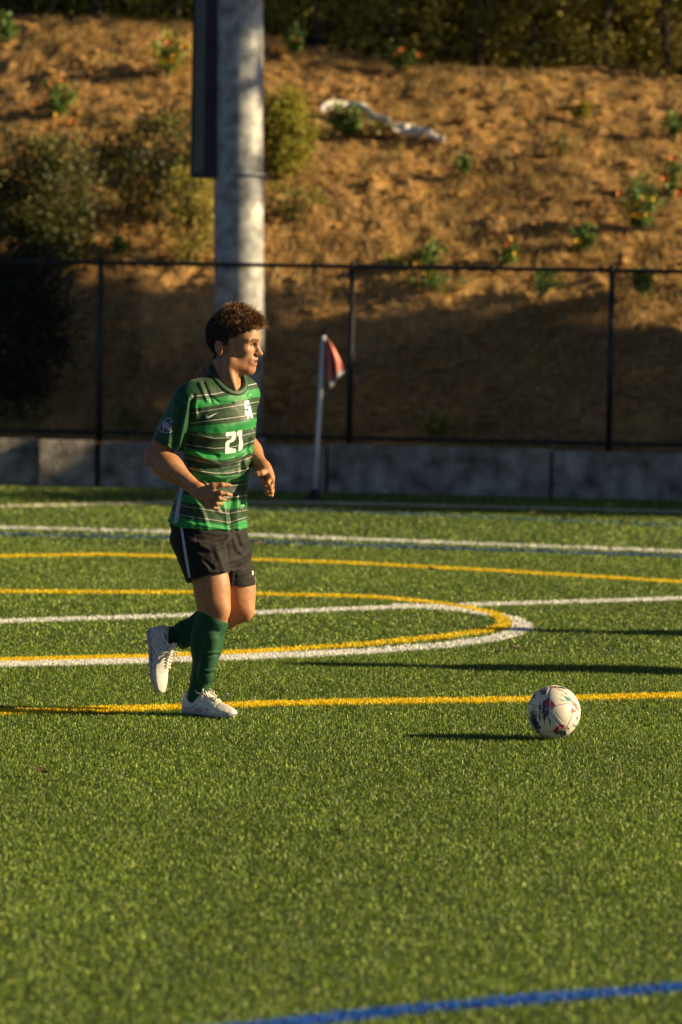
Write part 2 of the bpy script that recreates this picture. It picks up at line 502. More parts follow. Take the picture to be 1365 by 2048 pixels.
def dry_grass(n, seed):
    r = np.random.RandomState(seed)
    t = r.uniform(-1.8, 8.8, n); u = r.uniform(0.6, 9.8, n)
    keep = vnoise2(t, u, 0.8, 35) + 0.8 * vnoise2(t, u, 0.22, 36) + r.uniform(-0.5, 0.5, n) > 0.0
    t, u = t[keep], u[keep]; n = len(t)
    P = np.c_[(WALL_A + t[:, None] * WDIR + u[:, None] * WNRM), hill_z(t, u) - 0.01]
    h = r.uniform(0.03, 0.13, n); a = r.uniform(0, 6.28, n); le = r.uniform(0.2, 1.0, n)
    tip = P + np.c_[np.cos(a) * h * le, np.sin(a) * h * le - 0.35 * h, h]
    b = r.uniform(0, 6.28, n); sd = np.c_[np.cos(b), np.sin(b), np.zeros(n)] * r.uniform(0.003, 0.006, (n, 1))
    mid = (P + tip) / 2 + np.c_[np.zeros(n), np.zeros(n), h * 0.12]
    v = np.stack([P - sd, P + sd, mid + sd * 0.8, mid - sd * 0.8, tip], 1)
    k = np.arange(n)[:, None] * 5
    q = np.concatenate([k + np.array([[0, 1, 2, 3]]), k + np.array([[3, 2, 4, 4]])])
    c = np.array([[0.66, 0.44, 0.17], [0.50, 0.31, 0.11], [0.30, 0.20, 0.07], [0.40, 0.34, 0.10]])[r.randint(0, 4, n)] * r.uniform(0.5, 1.05, (n, 1))
    q2 = np.concatenate([q[:n][:, [0, 1, 2]], q[:n][:, [0, 2, 3]], q[n:][:, :3]])
    me = new_mesh('dry_grass', v.reshape(-1, 3), q2, smooth=False)
    pcolor(me, np.repeat(c, 5, axis=0))
    return me
link('dry_grass', dry_grass(70000, 18), M_leaf, kind='stuff', label='short dry grass standing in patches over the bank')
link('straw_litter', straw(70000, 8), M_leaf, kind='stuff', label='matted dry straw lying over the soil of the bank')

# ------------------------------------------------------------------ retaining wall of precast concrete blocks
joints = [-6.2, -4.1, -2.0, -0.55]
for jx in (77, 205):
    p = gnd(jx, 972); joints.append(float(tu(p[0], p[1])[0]))
for jx in (652, 1118):
    p = gnd(jx, 985); joints.append(float(tu(p[0], p[1])[0]))
joints += [8.4, 10.4, 12.6, 15, 17.5]
rot_by = {3: 0.24, 4: 0.24}  # blocks turned and set forward on purpose to catch the low sun
wall_root = thing('retaining_wall', (WALL_A[0], WALL_A[1], 0), 'low grey concrete block retaining wall along the edge of the pitch', 'wall')
wm = Matrix(((WDIR[0], WNRM[0], 0), (WDIR[1], WNRM[1], 0), (0, 0, 1)))
for i, (a, b) in enumerate(zip(joints[:-1], joints[1:])):
    mb = MB()
    L_ = b - a - 0.022
    hgt = 0.46 + 0.012 * math.sin(i * 2.3)
    mb.box((0, 0.16, hgt / 2 - 0.03), (L_, 0.30, hgt + 0.06), bevel=0.014)
    o = link('concrete_block', mb.mesh('concrete_block', False), M_conc, wall_root)
    ang = math.atan2(WDIR[1], WDIR[0]) + rot_by.get(i, 0.012 * math.sin(i * 1.7))
    c = (a + b) / 2 * WDIR + (-0.15 * (i in rot_by)) * WNRM
    o.location = (c[0], c[1], 0)
    o.rotation_euler = (0, 0, ang)

# ------------------------------------------------------------------ chain-link fence
FU = 0.50
def fpt(px, py, u=FU):
    """point on the fence plane"""
    d = ray(px, py)
    o = np.array([0, 0, CAM_H])
    k = ((WALL_A + u * WNRM - o[:2]) @ WNRM) / (d[:2] @ WNRM)
    return o + d * k
post_px = [(-310, 517), (203, 524), (705, 534), (1225, 541), (1740, 549)]
posts = [fpt(*q) for q in post_px]
top_h = np.mean([p[2] for p in posts[1:4]])
fence_root = thing('chain_link_fence', (posts[1][0], posts[1][1], 0.43), 'black chain-link fence standing behind the low concrete wall', 'fence')
f0 = np.array([posts[1][0], posts[1][1], 0.43])
mb0 = MB()
mb0.tube([(0, 0, -0.1), (0, 0, top_h - 0.43 + 0.03)], 0.030, 12)
mb0.tube([(0, 0, top_h - 0.43 + 0.03), (0, 0, top_h - 0.43 + 0.06)], [0.034, 0.012], 12)
post_me = mb0.mesh('fence_post')
for p in posts:
    link('post', post_me, M_black, fence_root, (p[0] - f0[0], p[1] - f0[1], 0))
d3 = np.array([WDIR[0], WDIR[1], 0])
ra = -4.5; rb = 8.5
def rail(name, z, r):
    link(name, MB().tube([d3 * k + np.array([0, 0, z]) for k in np.linspace(ra, rb, 8)], r, 10).mesh(name), M_black, fence_root, (0, 0, 0))
rail('top_rail', top_h - 0.43, 0.024)
rail('bottom_rail', 0.10, 0.020)
# woven wires: each runs in a zigzag from the bottom to the top
def wire_mesh():
    pitch = 0.056
    zs = np.arange(0.06, top_h - 0.43, pitch / 2)
    V = []; Q = []; n = 0
    offs = 0.0021 * np.array([[1, 0], [-0.5, 0.87], [-0.5, -0.87]])
    for j, x0 in enumerate(np.arange(ra, rb, pitch)):
        xs = x0 + np.where(np.arange(len(zs)) % 2 == 0, 0, pitch * 0.52) * (1 if j % 1 == 0 else -1)
        P = d3[None] * xs[:, None] + np.c_[np.zeros_like(zs), np.zeros_like(zs), zs]
        ring = np.stack([P + o[0] * d3 + o[1] * np.array([WNRM[0], WNRM[1], 0]) for o in offs], 1).reshape(-1, 3)
        m = len(zs)
        idx = np.arange(m * 3).reshape(m, 3)
        q = np.stack([idx[:-1], np.roll(idx[:-1], -1, 1), np.roll(idx[1:], -1, 1), idx[1:]], -1).reshape(-1, 4)
        V.append(ring); Q.append(q + n); n += len(ring)
    return new_mesh('wire_mesh', np.concatenate(V), np.concatenate(Q))
M_wire = mat('dark_wire', (0.05, 0.05, 0.048), 0.4, 0.3, 9, metal=0.3)
wo = link('wire_mesh', wire_mesh(), M_wire, fence_root, (0, -0.0, 0))
wo['kind'] = 'stuff'

# ------------------------------------------------------------------ floodlight pole with its equipment box
pc = fpt(480, 560, 0.86)
pz = float(hill_z(np.array(tu(pc[0], pc[1])[0]), np.array(tu(pc[0], pc[1])[1])))
pr = 50.0 / (FPX / pc[1])
pole = thing('floodlight_pole', (pc[0], pc[1], pz), 'thick grey steel floodlight pole rising behind the fence', 'pole')
top_p = at(480, -900, pc[1]) - np.array([pc[0], pc[1], pz])
sh = MB().tube([(0, 0, -0.3), (0, 0, 1.2), top_p * 0.5, top_p, top_p * 1.6], [pr * 1.02, pr * 1.0, pr * 0.985, pr * 0.95, pr * 0.9], 40)
link('shaft', sh.mesh('shaft'), M_steel, pole)
bz0 = at(400, 356, pc[1])[2] - pz
bx = (404.0 - 480.0) / (FPX / pc[1])
bw = 50.0 / (FPX / pc[1])
link('base_collar', MB().tube([(0, 0, -0.05), (0, 0, 0.10)], pr * 1.12, 40).mesh('base_collar'), M_steel, pole)
link('equipment_box', MB().box((bx, 0.02, bz0 + 2.0), (bw, 0.34, 4.0), bevel=0.015).mesh('equipment_box', False), M_encl, pole)
link('box_door', MB().box((bx - 0.045, -0.156, bz0 + 2.0), (bw * 0.44, 0.02, 3.92), bevel=0.006).mesh('box_door', False), M_encl2, pole)
for k in (0.5, 1.8):
    link('bracket', MB().box((bx / 2 - 0.07, 0.02, bz0 + k), (0.16, 0.10, 0.06), bevel=0.006).mesh('bracket', False), M_encl, pole)
link('strap', MB().tube([(0, 0, bz0 + 0.02), (0, 0, bz0 + 0.06)], pr * 1.03, 40).mesh('strap'), M_steel, pole)

# ------------------------------------------------------------------ corner flag
fb = gnd(629, 1001)
flag = thing('corner_flag', fb, 'white corner flag pole with a drooping red flag before the concrete wall', 'flag')
ft = at(648, 671, fb[1]) - fb
link('pole', MB().tube([ft * k for k in (0.06, 0.4, 0.7, 1.0)], 0.0215, 14).mesh('pole'), M_white, flag)
link('base', MB().tube([(0, 0, -0.01), (0, 0, 0.03), ft * 0.065, ft * 0.07], [0.085, 0.075, 0.032, 0.026], 18).mesh('base'), M_rubber, flag)
def flag_cloth():
    A = lambda px, py, dy=0.0: at(px, py, fb[1] + dy) - fb
    # three gathers hanging from the pole: columns top -> bottom
    cols = [[A(650, 680, -.02), A(648, 720, -.02), A(646, 738, -.02)],
            [A(653, 680, .05), A(656, 720, .06), A(653, 741, .05)],
            [A(655, 679, -.06), A(659, 728, -.09), A(661, 776, -.10)],
            [A(658, 680, .02), A(671, 728, .03), A(668, 770, .03)],
            [A(659, 682, -.07), A(676, 715, -.09), A(675, 758, -.10)],
            [A(660, 684, -.01), A(684, 722, 0), A(688, 745, 0)]]
    cols = np.array(cols)
    # refine
    m = 17; out = []
    for w in np.linspace(0, 5, 26):
        i = min(int(w), 4); f = w - i; f = f * f * (3 - 2 * f)
        c = cols[i] * (1 - f) + cols[i + 1] * f
        s = np.linspace(0, 1, m)[:, None]
        out.append((1 - s) ** 2 * c[0] + 2 * s * (1 - s) * c[1] + s * s * c[2])
    v = np.array(out); nn = v.shape[:2]
    idx = np.arange(nn[0] * nn[1]).reshape(nn)
    q = np.stack([idx[:-1, :-1], idx[1:, :-1], idx[1:, 1:], idx[:-1, 1:]], -1)
    return v.reshape(-1, 3), q
fv, fq = flag_cloth()
cloth = link('flag', new_mesh('flag', fv, fq[:, :-2].reshape(-1, 4)), M_red, flag)
_tq = fq[8:, -2:].reshape(-1, 4); _tu, _ti = np.unique(_tq, return_inverse=True)
link('trim', new_mesh('trim', fv[_tu] + np.array([0, -0.001, 0]), _ti.reshape(-1, 4)), M_white, cloth)
for o in (cloth, cloth.children[0]):
    md = o.modifiers.new('thickness', 'SOLIDIFY'); md.thickness = 0.004

# ------------------------------------------------------------------ vegetation
def leaf_quads(C, size, r, flat=0.5):
    """one folded leaf (4 verts) at each centre"""
    n = len(C)
    d = r.normal(0, 1, (n, 3)); d[:, 2] -= 0.25; d /= np.linalg.norm(d, axis=1)[:, None]
    e = np.cross(d, r.normal(0, 1, (n, 3))); e /= np.linalg.norm(e, axis=1)[:, None] + 1e-9
    s = size * r.uniform(0.6, 1.35, (n, 1))
    v = np.empty((n, 4, 3))
    v[:, 0] = C - d * s * 0.5
    v[:, 1] = C + e * s * 0.28
    v[:, 2] = C + d * s * 0.5
    v[:, 3] = C - e * s * 0.28 + np.cross(d, e) * s * 0.12
    return v.reshape(-1, 3)

def crown_mesh(center, rad, n_cl, n_leaf, size, palette, seed, low=-0.9, clump=0.30, cyl=False):
    r = np.random.RandomState(seed)
    d = r.normal(0, 1, (n_cl, 3)); d /= np.linalg.norm(d, axis=1)[:, None]
    d[:, 2] = np.maximum(d[:, 2], low)
    rr = r.uniform(0.35, 1.06, n_cl) ** 0.6
    cc = np.asarray(center) + d * rr[:, None] * np.asarray(rad)
    if cyl:   # leafy down to the ground
        cc[:, :2] = np.asarray(center)[:2] + r.uniform(-1, 1, (n_cl, 2)) * np.asarray(rad)[:2]
        cc[:, 2] = np.asarray(center)[2] + r.uniform(-0.95, 1, n_cl) * rad[2]
    per = r.poisson(n_leaf, n_cl) + 8
    C = np.repeat(cc, per, axis=0)
    sp = np.repeat(r.uniform(0.6, 1.3, n_cl), per)[:, None] * clump * np.mean(rad)
    off = r.normal(0, 1, C.shape) * sp * np.array([1, 1, 0.7])
    C = C + off
    tone = np.repeat(r.uniform(0, 1, n_cl), per)
    pal = np.array(palette)
    w = np.clip(tone * 0.7 + r.uniform(0, 0.45, len(C)), 0, 0.999) * (len(pal) - 1)
    i = w.astype(int); f = (w - i)[:, None]
    colr = pal[i] * (1 - f) + pal[np.minimum(i + 1, len(pal) - 1)] * f
    colr = colr * (1 + r.normal(0, 0.15, (len(C), 1)))
    me = new_mesh('crown', leaf_quads(C, size, r), np.arange(4 * len(C)).reshape(-1, 4), smooth=False)
    pcolor(me, np.repeat(np.clip(colr, 0.004, 0.7), 4, axis=0))
    return me, cc

def trunk_mesh(h, r0, tips, seed, lean=0.1):
    r = np.random.RandomState(seed)
    mb = MB()
    top = np.array([r.normal(0, lean), r.normal(0, lean), h])
    z = np.linspace(0, 1, 6)
    pts = np.array([[0, 0, -0.15]]) + z[:, None] * (top + np.array([0, 0, 0.15])) + np.c_[r.normal(0, 0.03, 6) * z, r.normal(0, 0.03, 6) * z, np.zeros(6)]
    mb.tube(pts, np.linspace(r0, r0 * 0.45, 6), 9)
    for tp in tips:
        s = r.uniform(0.35, 0.9)
        a = pts[0] + (top - pts[0]) * s
        mid = (a + tp) / 2 + np.array([0, 0, 0.12 * h * r.uniform(0, 1)]) + r.normal(0, 0.05, 3)
        k = np.linspace(0, 1, 5)[:, None]
        mb.tube((1 - k) ** 2 * a + 2 * k * (1 - k) * mid + k * k * np.asarray(tp), np.linspace(r0 * 0.35, r0 * 0.07, 5), 6)
    return mb.mesh('trunk')

def tree(loc, h, rad, palette, seed, label, group=None, n_cl=70, n_leaf=70, size=0.07, crown_z=0.55, name='tree', low=-0.9, clump=0.30, cat='tree', r0=None, cyl=False):
    o = thing(name, loc, label, cat, group)
    me, cc = crown_mesh((0, 0, h * crown_z), rad, n_cl, n_leaf, size, palette, seed, low, clump, cyl)
    link('crown', me, M_leaf, o)
    link('trunk', trunk_mesh(h * 0.75, r0 or h * 0.022, cc[:14], seed + 1), M_bark, o)
    return o

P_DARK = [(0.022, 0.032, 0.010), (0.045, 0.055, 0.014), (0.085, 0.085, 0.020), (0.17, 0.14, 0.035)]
P_MID = [(0.06, 0.075, 0.018), (0.18, 0.18, 0.032), (0.36, 0.31, 0.055), (0.52, 0.42, 0.085)]  # raised leaf tones stand in for sunlight the crowded thicket misses
P_BUSH = [(0.010, 0.016, 0.006), (0.020, 0.030, 0.008), (0.045, 0.055, 0.014), (0.12, 0.12, 0.025)]  # bush shade is in these near-black tones, lit leaves in the last
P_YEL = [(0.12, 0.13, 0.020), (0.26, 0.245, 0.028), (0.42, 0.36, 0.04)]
P_GREEN = [(0.05, 0.11, 0.022), (0.10, 0.19, 0.035), (0.19, 0.26, 0.045)]
P_DRY = [(0.22, 0.18, 0.05), (0.34, 0.28, 0.08), (0.16, 0.16, 0.04)]

# trees along the crest
r = np.random.RandomState(12)
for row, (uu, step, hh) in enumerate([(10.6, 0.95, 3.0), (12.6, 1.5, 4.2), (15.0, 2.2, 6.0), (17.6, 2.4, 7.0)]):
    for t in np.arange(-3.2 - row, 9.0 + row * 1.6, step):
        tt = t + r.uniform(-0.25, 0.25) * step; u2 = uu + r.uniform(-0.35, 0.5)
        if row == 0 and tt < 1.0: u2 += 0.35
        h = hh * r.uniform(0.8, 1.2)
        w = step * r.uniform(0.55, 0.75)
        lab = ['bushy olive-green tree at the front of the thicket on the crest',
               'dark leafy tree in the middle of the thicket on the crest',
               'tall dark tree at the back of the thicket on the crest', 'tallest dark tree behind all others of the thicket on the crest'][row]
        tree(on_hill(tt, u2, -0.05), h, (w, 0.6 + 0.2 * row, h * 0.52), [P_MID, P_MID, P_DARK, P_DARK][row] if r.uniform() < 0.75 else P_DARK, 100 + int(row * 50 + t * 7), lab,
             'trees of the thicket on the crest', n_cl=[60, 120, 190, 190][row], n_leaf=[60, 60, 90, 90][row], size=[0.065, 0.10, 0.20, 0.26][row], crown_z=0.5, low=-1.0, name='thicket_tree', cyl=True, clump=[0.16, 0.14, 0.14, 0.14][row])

# bushes on the bank
def bush(px, py, wpx, hpx, palette, seed, label, n_cl=60, n_leaf=60, size=0.05, clump=0.24, lift=0.0):
    p, t, u = hill_hit(px, py)
    sc = FPX / p[1]
    w, h = wpx / sc, hpx / sc
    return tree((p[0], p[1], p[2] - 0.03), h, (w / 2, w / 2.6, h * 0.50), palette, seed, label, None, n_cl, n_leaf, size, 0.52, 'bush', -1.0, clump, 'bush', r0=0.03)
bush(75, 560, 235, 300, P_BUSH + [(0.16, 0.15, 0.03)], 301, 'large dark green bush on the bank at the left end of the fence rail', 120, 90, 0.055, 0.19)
bush(20, 830, 210, 330, P_BUSH[:2], 305, 'dark shaded bush low on the bank just behind the concrete wall', 150, 80, 0.055)  # darkest leaf tones only: painted shade along a mostly shaded stretch
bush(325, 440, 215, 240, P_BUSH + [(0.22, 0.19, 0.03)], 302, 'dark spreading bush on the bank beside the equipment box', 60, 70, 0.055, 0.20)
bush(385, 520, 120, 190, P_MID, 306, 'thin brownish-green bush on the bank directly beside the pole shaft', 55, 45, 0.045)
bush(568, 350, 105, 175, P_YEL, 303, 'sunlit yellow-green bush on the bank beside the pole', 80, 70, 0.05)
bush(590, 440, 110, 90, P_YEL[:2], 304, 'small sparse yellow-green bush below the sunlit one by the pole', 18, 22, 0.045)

def plant(px, py, wpx, hpx, palette, seed, label, flowers=(), n=220, name='bank_plant'):
    p, t, u = hill_hit(px, py)
    sc = FPX / p[1]; w, h = 1.15 * wpx / sc, 1.2 * hpx / sc
    rr = np.random.RandomState(seed)
    o = thing(name, (p[0], p[1], p[2] + 0.0), label, 'plant')
    # stems fanning out of the root, with leaves along them
    n_st = max(10, n // 12)
    C = []
    mb = MB()
    for i in range(n_st):
        a = rr.uniform(0, 2 * math.pi); q = rr.uniform(0.1, 1.0)
        tip = np.array([math.cos(a) * w * 0.5 * q, math.sin(a) * w * 0.4 * q, h * (1.0 - 0.35 * q * q) * rr.uniform(0.6, 1.05)])
        mb.tube([(0, 0, -0.05), tip * np.array([0.35, 0.35, 0.55]), tip], [0.006, 0.004, 0.002], 4, cap=False)
        k = rr.uniform(0.25, 1.05, n // n_st + 2)[:, None]
        C.append(k * tip + rr.normal(0, 0.030, (len(k), 3)))
    C = np.concatenate(C)
    pal = np.array(palette)[rr.randint(0, len(palette), len(C))] * rr.uniform(0.8, 1.2, (len(C), 1))
    me = new_mesh('foliage', leaf_quads(C, 0.075, rr), np.arange(4 * len(C)).reshape(-1, 4), smooth=False)
    pcolor(me, np.repeat(pal, 4, axis=0))
    link('foliage', me, M_leaf, o)
    link('stems', mb.mesh('stems'), M_stem, o)
    for (fx, fy, c) in flowers:
        fp = at(fx, fy, p[1] - 0.12) - np.array([p[0], p[1], p[2]])
        link('flower', FLOWER, M_flower[c], o, fp)
    return o

M_stem = mat('green_stem', (0.08, 0.12, 0.03), 0.6, 0.2, 20)
M_flower = {'o': mat('orange_petal', (0.80, 0.22, 0.01), 0.6, 0.15, 30), 'y': mat('yellow_petal', (0.80, 0.48, 0.015), 0.6, 0.15, 30)}
def flower_mesh():
    mb = MB()
    for i in range(5):
        a = i * 2 * math.pi / 5; c, s = math.cos(a), math.sin(a)
        b = 0.62; c0, s0 = math.cos(a - b), math.sin(a - b); c1, s1 = math.cos(a + b), math.sin(a + b)
        mb.add([[0, 0, -0.012], [c0 * 0.024, s0 * 0.024, 0.012], [c * 0.036, s * 0.036, 0.022], [c1 * 0.024, s1 * 0.024, 0.012]], [[0, 1, 2, 3]])
    v = np.concatenate(mb.v)
    a = math.radians(55); R = np.array([[1, 0, 0], [0, math.cos(a), -math.sin(a)], [0, math.sin(a), math.cos(a)]])
    mb.v = [v @ R.T]; mb.f = [np.concatenate(mb.f)]
    return mb.mesh('flower', False)
FLOWER = flower_mesh()
_fl_cache = {}
def _flower(c):
    if c not in _fl_cache:
        m = FLOWER.copy(); m.materials.clear(); m.materials.append(M_flower[c]); _fl_cache[c] = m
    return _fl_cache[c]
_old_link = link
def link(name, me, mat=None, parent=None, *a, **k):
    if name == 'flower':
        c = 'o' if mat is M_flower['o'] else 'y'
        fo = _old_link(name, _flower(c), None, parent, *a, **k); fo.scale = (1.35, 1.35, 1.35); return fo
    return _old_link(name, me, mat, parent, *a, **k)

plant(700, 272, 100, 55, P_GREEN, 401, 'leafy green plant beside the white sheet on the bank', (), 380)
plant(112, 240, 95, 75, P_GREEN, 402, 'green plant with orange flowers above the large dark bush', [(73, 207, 'o'), (116, 232, 'y'), (145, 246, 'o'), (105, 168, 'o'), (128, 163, 'o')], 260)
plant(335, 150, 110, 75, P_GREEN + P_YEL, 403, 'green plant with a row of yellow flowers near the equipment box', [(320, 112, 'y'), (330, 124, 'y'), (338, 124, 'y'), (347, 123, 'y'), (339, 87, 'o'), (368, 97, 'o'), (306, 108, 'y'), (350, 112, 'y')], 280)
plant(12, 85, 60, 50, P_GREEN, 404, 'green leafy plant just below the crest without flowers', (), 200)
plant(590, 115, 75, 55, P_GREEN, 405, 'green crest plant with four orange flowers by the pole', [(553, 102, 'o'), (562, 79, 'y'), (587, 72, 'o'), (598, 82, 'o')], 200)
plant(798, 138, 75, 38, P_GREEN, 406, 'low crest plant with three bright orange flowers', [(792, 109, 'o'), (806, 102, 'o'), (840, 113, 'o')], 160)
plant(1163, 235, 40, 26, P_YEL, 407, 'small round yellow-green tuft high on the bank', (), 120)
plant(1131, 318, 34, 44, P_DRY, 408, 'pale dry upright tuft in the middle of the bank', (), 90)
plant(1348, 268, 60, 36, P_GREEN, 409, 'dark green plant high on the bank casting a long shadow', (), 160)
plant(1346, 395, 36, 64, P_GREEN, 410, 'tall thin green plant with one orange flower', [(1358, 387, 'o'), (1347, 318, 'o'), (1330, 360, 'o')], 130)
plant(1283, 465, 95, 95, P_GREEN, 411, 'large green plant covered with yellow flowers', [(1276, 410, 'y'), (1290, 399, 'y'), (1273, 430, 'y'), (1297, 430, 'y'), (1241, 390, 'o'), (1253, 415, 'y'), (1264, 432, 'y'), (1283, 434, 'y'), (1312, 401, 'y')], 330)
plant(1166, 500, 50, 45, P_GREEN, 412, 'green plant with a single small yellow flower', [(1157, 484, 'y')], 150)
plant(1015, 534, 60, 45, P_GREEN, 413, 'green plant with yellow and orange flowers above the fence rail', [(1018, 489, 'o'), (1027, 480, 'y'), (1034, 511, 'y'), (1012, 493, 'o')], 170)
plant(1085, 590, 80, 45, P_GREEN, 414, 'green plant with one orange flower just under the fence rail', [(1060, 559, 'o')], 190)
plant(1285, 588, 70, 48, P_GREEN, 415, 'green plant with one yellow flower beside a fence post', [(1294, 551, 'y')], 170)
plant(860, 532, 90, 42, P_GREEN, 416, 'low green plant behind the fence rail with pale yellow tips', [(805, 523, 'y'), (835, 528, 'y')], 170)
plant(860, 585, 110, 40, P_GREEN, 417, 'spreading green plant under the fence rail above the shadow edge', [(856, 553, 'y')], 190)
plant(795, 540, 50, 30, P_GREEN + P_YEL, 424, 'tiny yellow-green plant touching the fence rail', (), 90)
plant(50, 850, 100, 50, P_DRY, 418, 'pale dry grass tuft on top of the wall', (), 200)
plant(872, 878, 80, 45, P_YEL, 419, 'yellow-green weed at the foot of the fence', (), 150)
plant(255, 860, 60, 40, P_YEL, 420, 'small weed behind the wall beside a fence post', (), 110)
plant(930, 345, 40, 30, P_GREEN, 421, 'small green sprig below the white sheet', (), 90)
plant(765, 272, 60, 26, P_DRY, 422, 'dry grass tuft growing over the white sheet', (), 120)
plant(240, 505, 36, 26, P_GREEN, 423, 'tiny green sprig on the bank near the fence rail', (), 80)

# crumpled white sheet lying on the soil
def sheet():
    path = [(640, 229), (668, 224), (700, 221), (732, 228), (742, 243), (768, 253), (790, 268), (815, 268), (842, 276), (868, 285), (888, 293)]
    wid = [0.05, 0.07, 0.06, 0.09, 0.07, 0.06, 0.13, 0.12, 0.06, 0.09, 0.03]
    P = np.array([hill_hit(*q)[0] for q in path])
    s = np.linspace(0, len(path) - 1, 60)
    C = np.stack([np.interp(s, range(len(path)), P[:, k]) for k in range(3)], 1)
    Wd = np.interp(s, range(len(path)), wid)
    up = np.array([WNRM[0] * 0.88, WNRM[1] * 0.88, 0.47])
    rr = np.random.RandomState(5)
    m = 9
    V = []
    for j, k in enumerate(np.linspace(-1, 1, m)):
        q = C + up * (k * Wd)[:, None]
        bump_ = 0.07 + 0.05 * np.cos(k * 1.5) + 0.05 * vnoise2(s * 1.3, np.full_like(s, k * 2.0), 0.6, 7)
        V.append(q + np.array([0, -0.42, 0.88]) * bump_[:, None])
    V = np.array(V)
    idx = np.arange(m * 60).reshape(m, 60)
    q = np.stack([idx[:-1, :-1], idx[:-1, 1:], idx[1:, 1:], idx[1:, :-1]], -1).reshape(-1, 4)
    o = link('erosion_sheet', new_mesh('erosion_sheet', V.reshape(-1, 3), q), M_sheet, label='crumpled strip of white sheeting lying on the bank', cat='sheet')
    md = o.modifiers.new('thickness', 'SOLIDIFY'); md.thickness = 0.012
sheet()

# fallen leaves on the turf
M_dry = mat('dry_leaf', (0.17, 0.10, 0.045), 0.8, 0.3, 60)
def dry_leaf():
    mb = MB()
    xs = np.linspace(-1, 1, 7)
    for sgn in (-1, 1):
        v = []
        for x in xs:
            w = 0.42 * math.sqrt(max(0, 1 - x * x)) * (1 - 0.25 * x)
            v += [[x * 0.03, 0, 0.004 + 0.012 * x * x], [x * 0.03, sgn * w * 0.03, 0.012 + 0.010 * x * x]]
        f = [[2 * i, 2 * i + 2, 2 * i + 3, 2 * i + 1] for i in range(6)]
        mb.add(v, f)
    mb.tube([(-0.045, 0, 0.02), (-0.03, 0, 0.016), (0.03, 0, 0.016)], 0.0012, 4)
    return mb.mesh('fallen_leaf')
LEAF = dry_leaf()
leaf_px = [(1028, 1298), (1100, 1301), (82, 1547), (865, 1142), (215, 1032), (520, 1090), (838, 1047), (1128, 1040), (1247, 1048), (1075, 1028), (628, 1036), (1260, 1215)]
for i, (x, y) in enumerate(leaf_px):
    p = gnd(x, y, 0.018)
    o = link('fallen_leaf', LEAF, M_dry, None, p, 'small curled brown leaf lying on the turf', 'leaf', 'fallen leaves on the turf')
    o.rotation_euler = (0.3 * math.sin(i * 3), 0.3 * math.cos(i * 5), i * 1.3)
    s = 1.0 if y > 1200 else 1.4
    o.scale = (s, s, s)

# trees further along the wall, out of the picture to the right: their shade covers the wall and the foot of the bank
def side_tree(t, u, h, rad, cz, seed, label, n_cl=150, n_leaf=70):
    p = WALL_A + t * WDIR + u * WNRM
    z = 0.0 if u < 0 else float(hill_base(t, u))
    return tree((p[0], p[1], z), h, rad, P_DARK, seed, label, None, n_cl, n_leaf, 0.13, cz, 'shade_tree', -1.0, 0.22)
SIDE = [
    # t, u, base height, crown centre height, crown radii
    (12.2, 1.6, 1.7, (1.5, 1.5, 1.5), 'low dense shrub tree right behind the wall, out past the fence'),
    (13.0, -0.5, 2.9, (1.4, 1.7, 1.6), 'dense tree overhanging the concrete wall and the edge of the pitch'),
    (14.2, 2.3, 4.5, (1.3, 1.1, 1.0), 'rounded tree right behind the wall'),
    (22.0, 4.45, 10.0, (1.9, 1.45, 1.3), 'tall dense tree on the lower bank'),
    (22.6, 4.1, 8.25, (1.6, 1.45, 0.8), 'flat-crowned tree on the lower bank beside the tall dense one'),
    (16.5, 2.95, 10.4, (1.3, 1.15, 1.95), 'tallest narrow tree at the foot of the bank'),
]
for i, (t, u, cz, rad, lab) in enumerate(SIDE):
    p = WALL_A + t * WDIR + u * WNRM
    z = 0.0 if u < 0 else float(hill_base(t, u))
    h = cz - z + rad[2]
    tree((p[0], p[1], z), h, rad, P_DARK, 501 + i, lab, None, 75 if t > 14 else 210, 120 if t > 14 else 85, 0.13, (cz - z) / h, 'shade_tree', -1.0, 0.11 if t > 14 else 0.14)

# ------------------------------------------------------------------ the player: implicit surfaces meshed with surface nets
FOOT = gnd(400, 1431)
DP = FOOT[1]
PXM = FPX / DP                                    # photograph pixels per metre at the player

def J(px, py, dy=0.0):
    return at(px, py, DP + dy) - FOOT

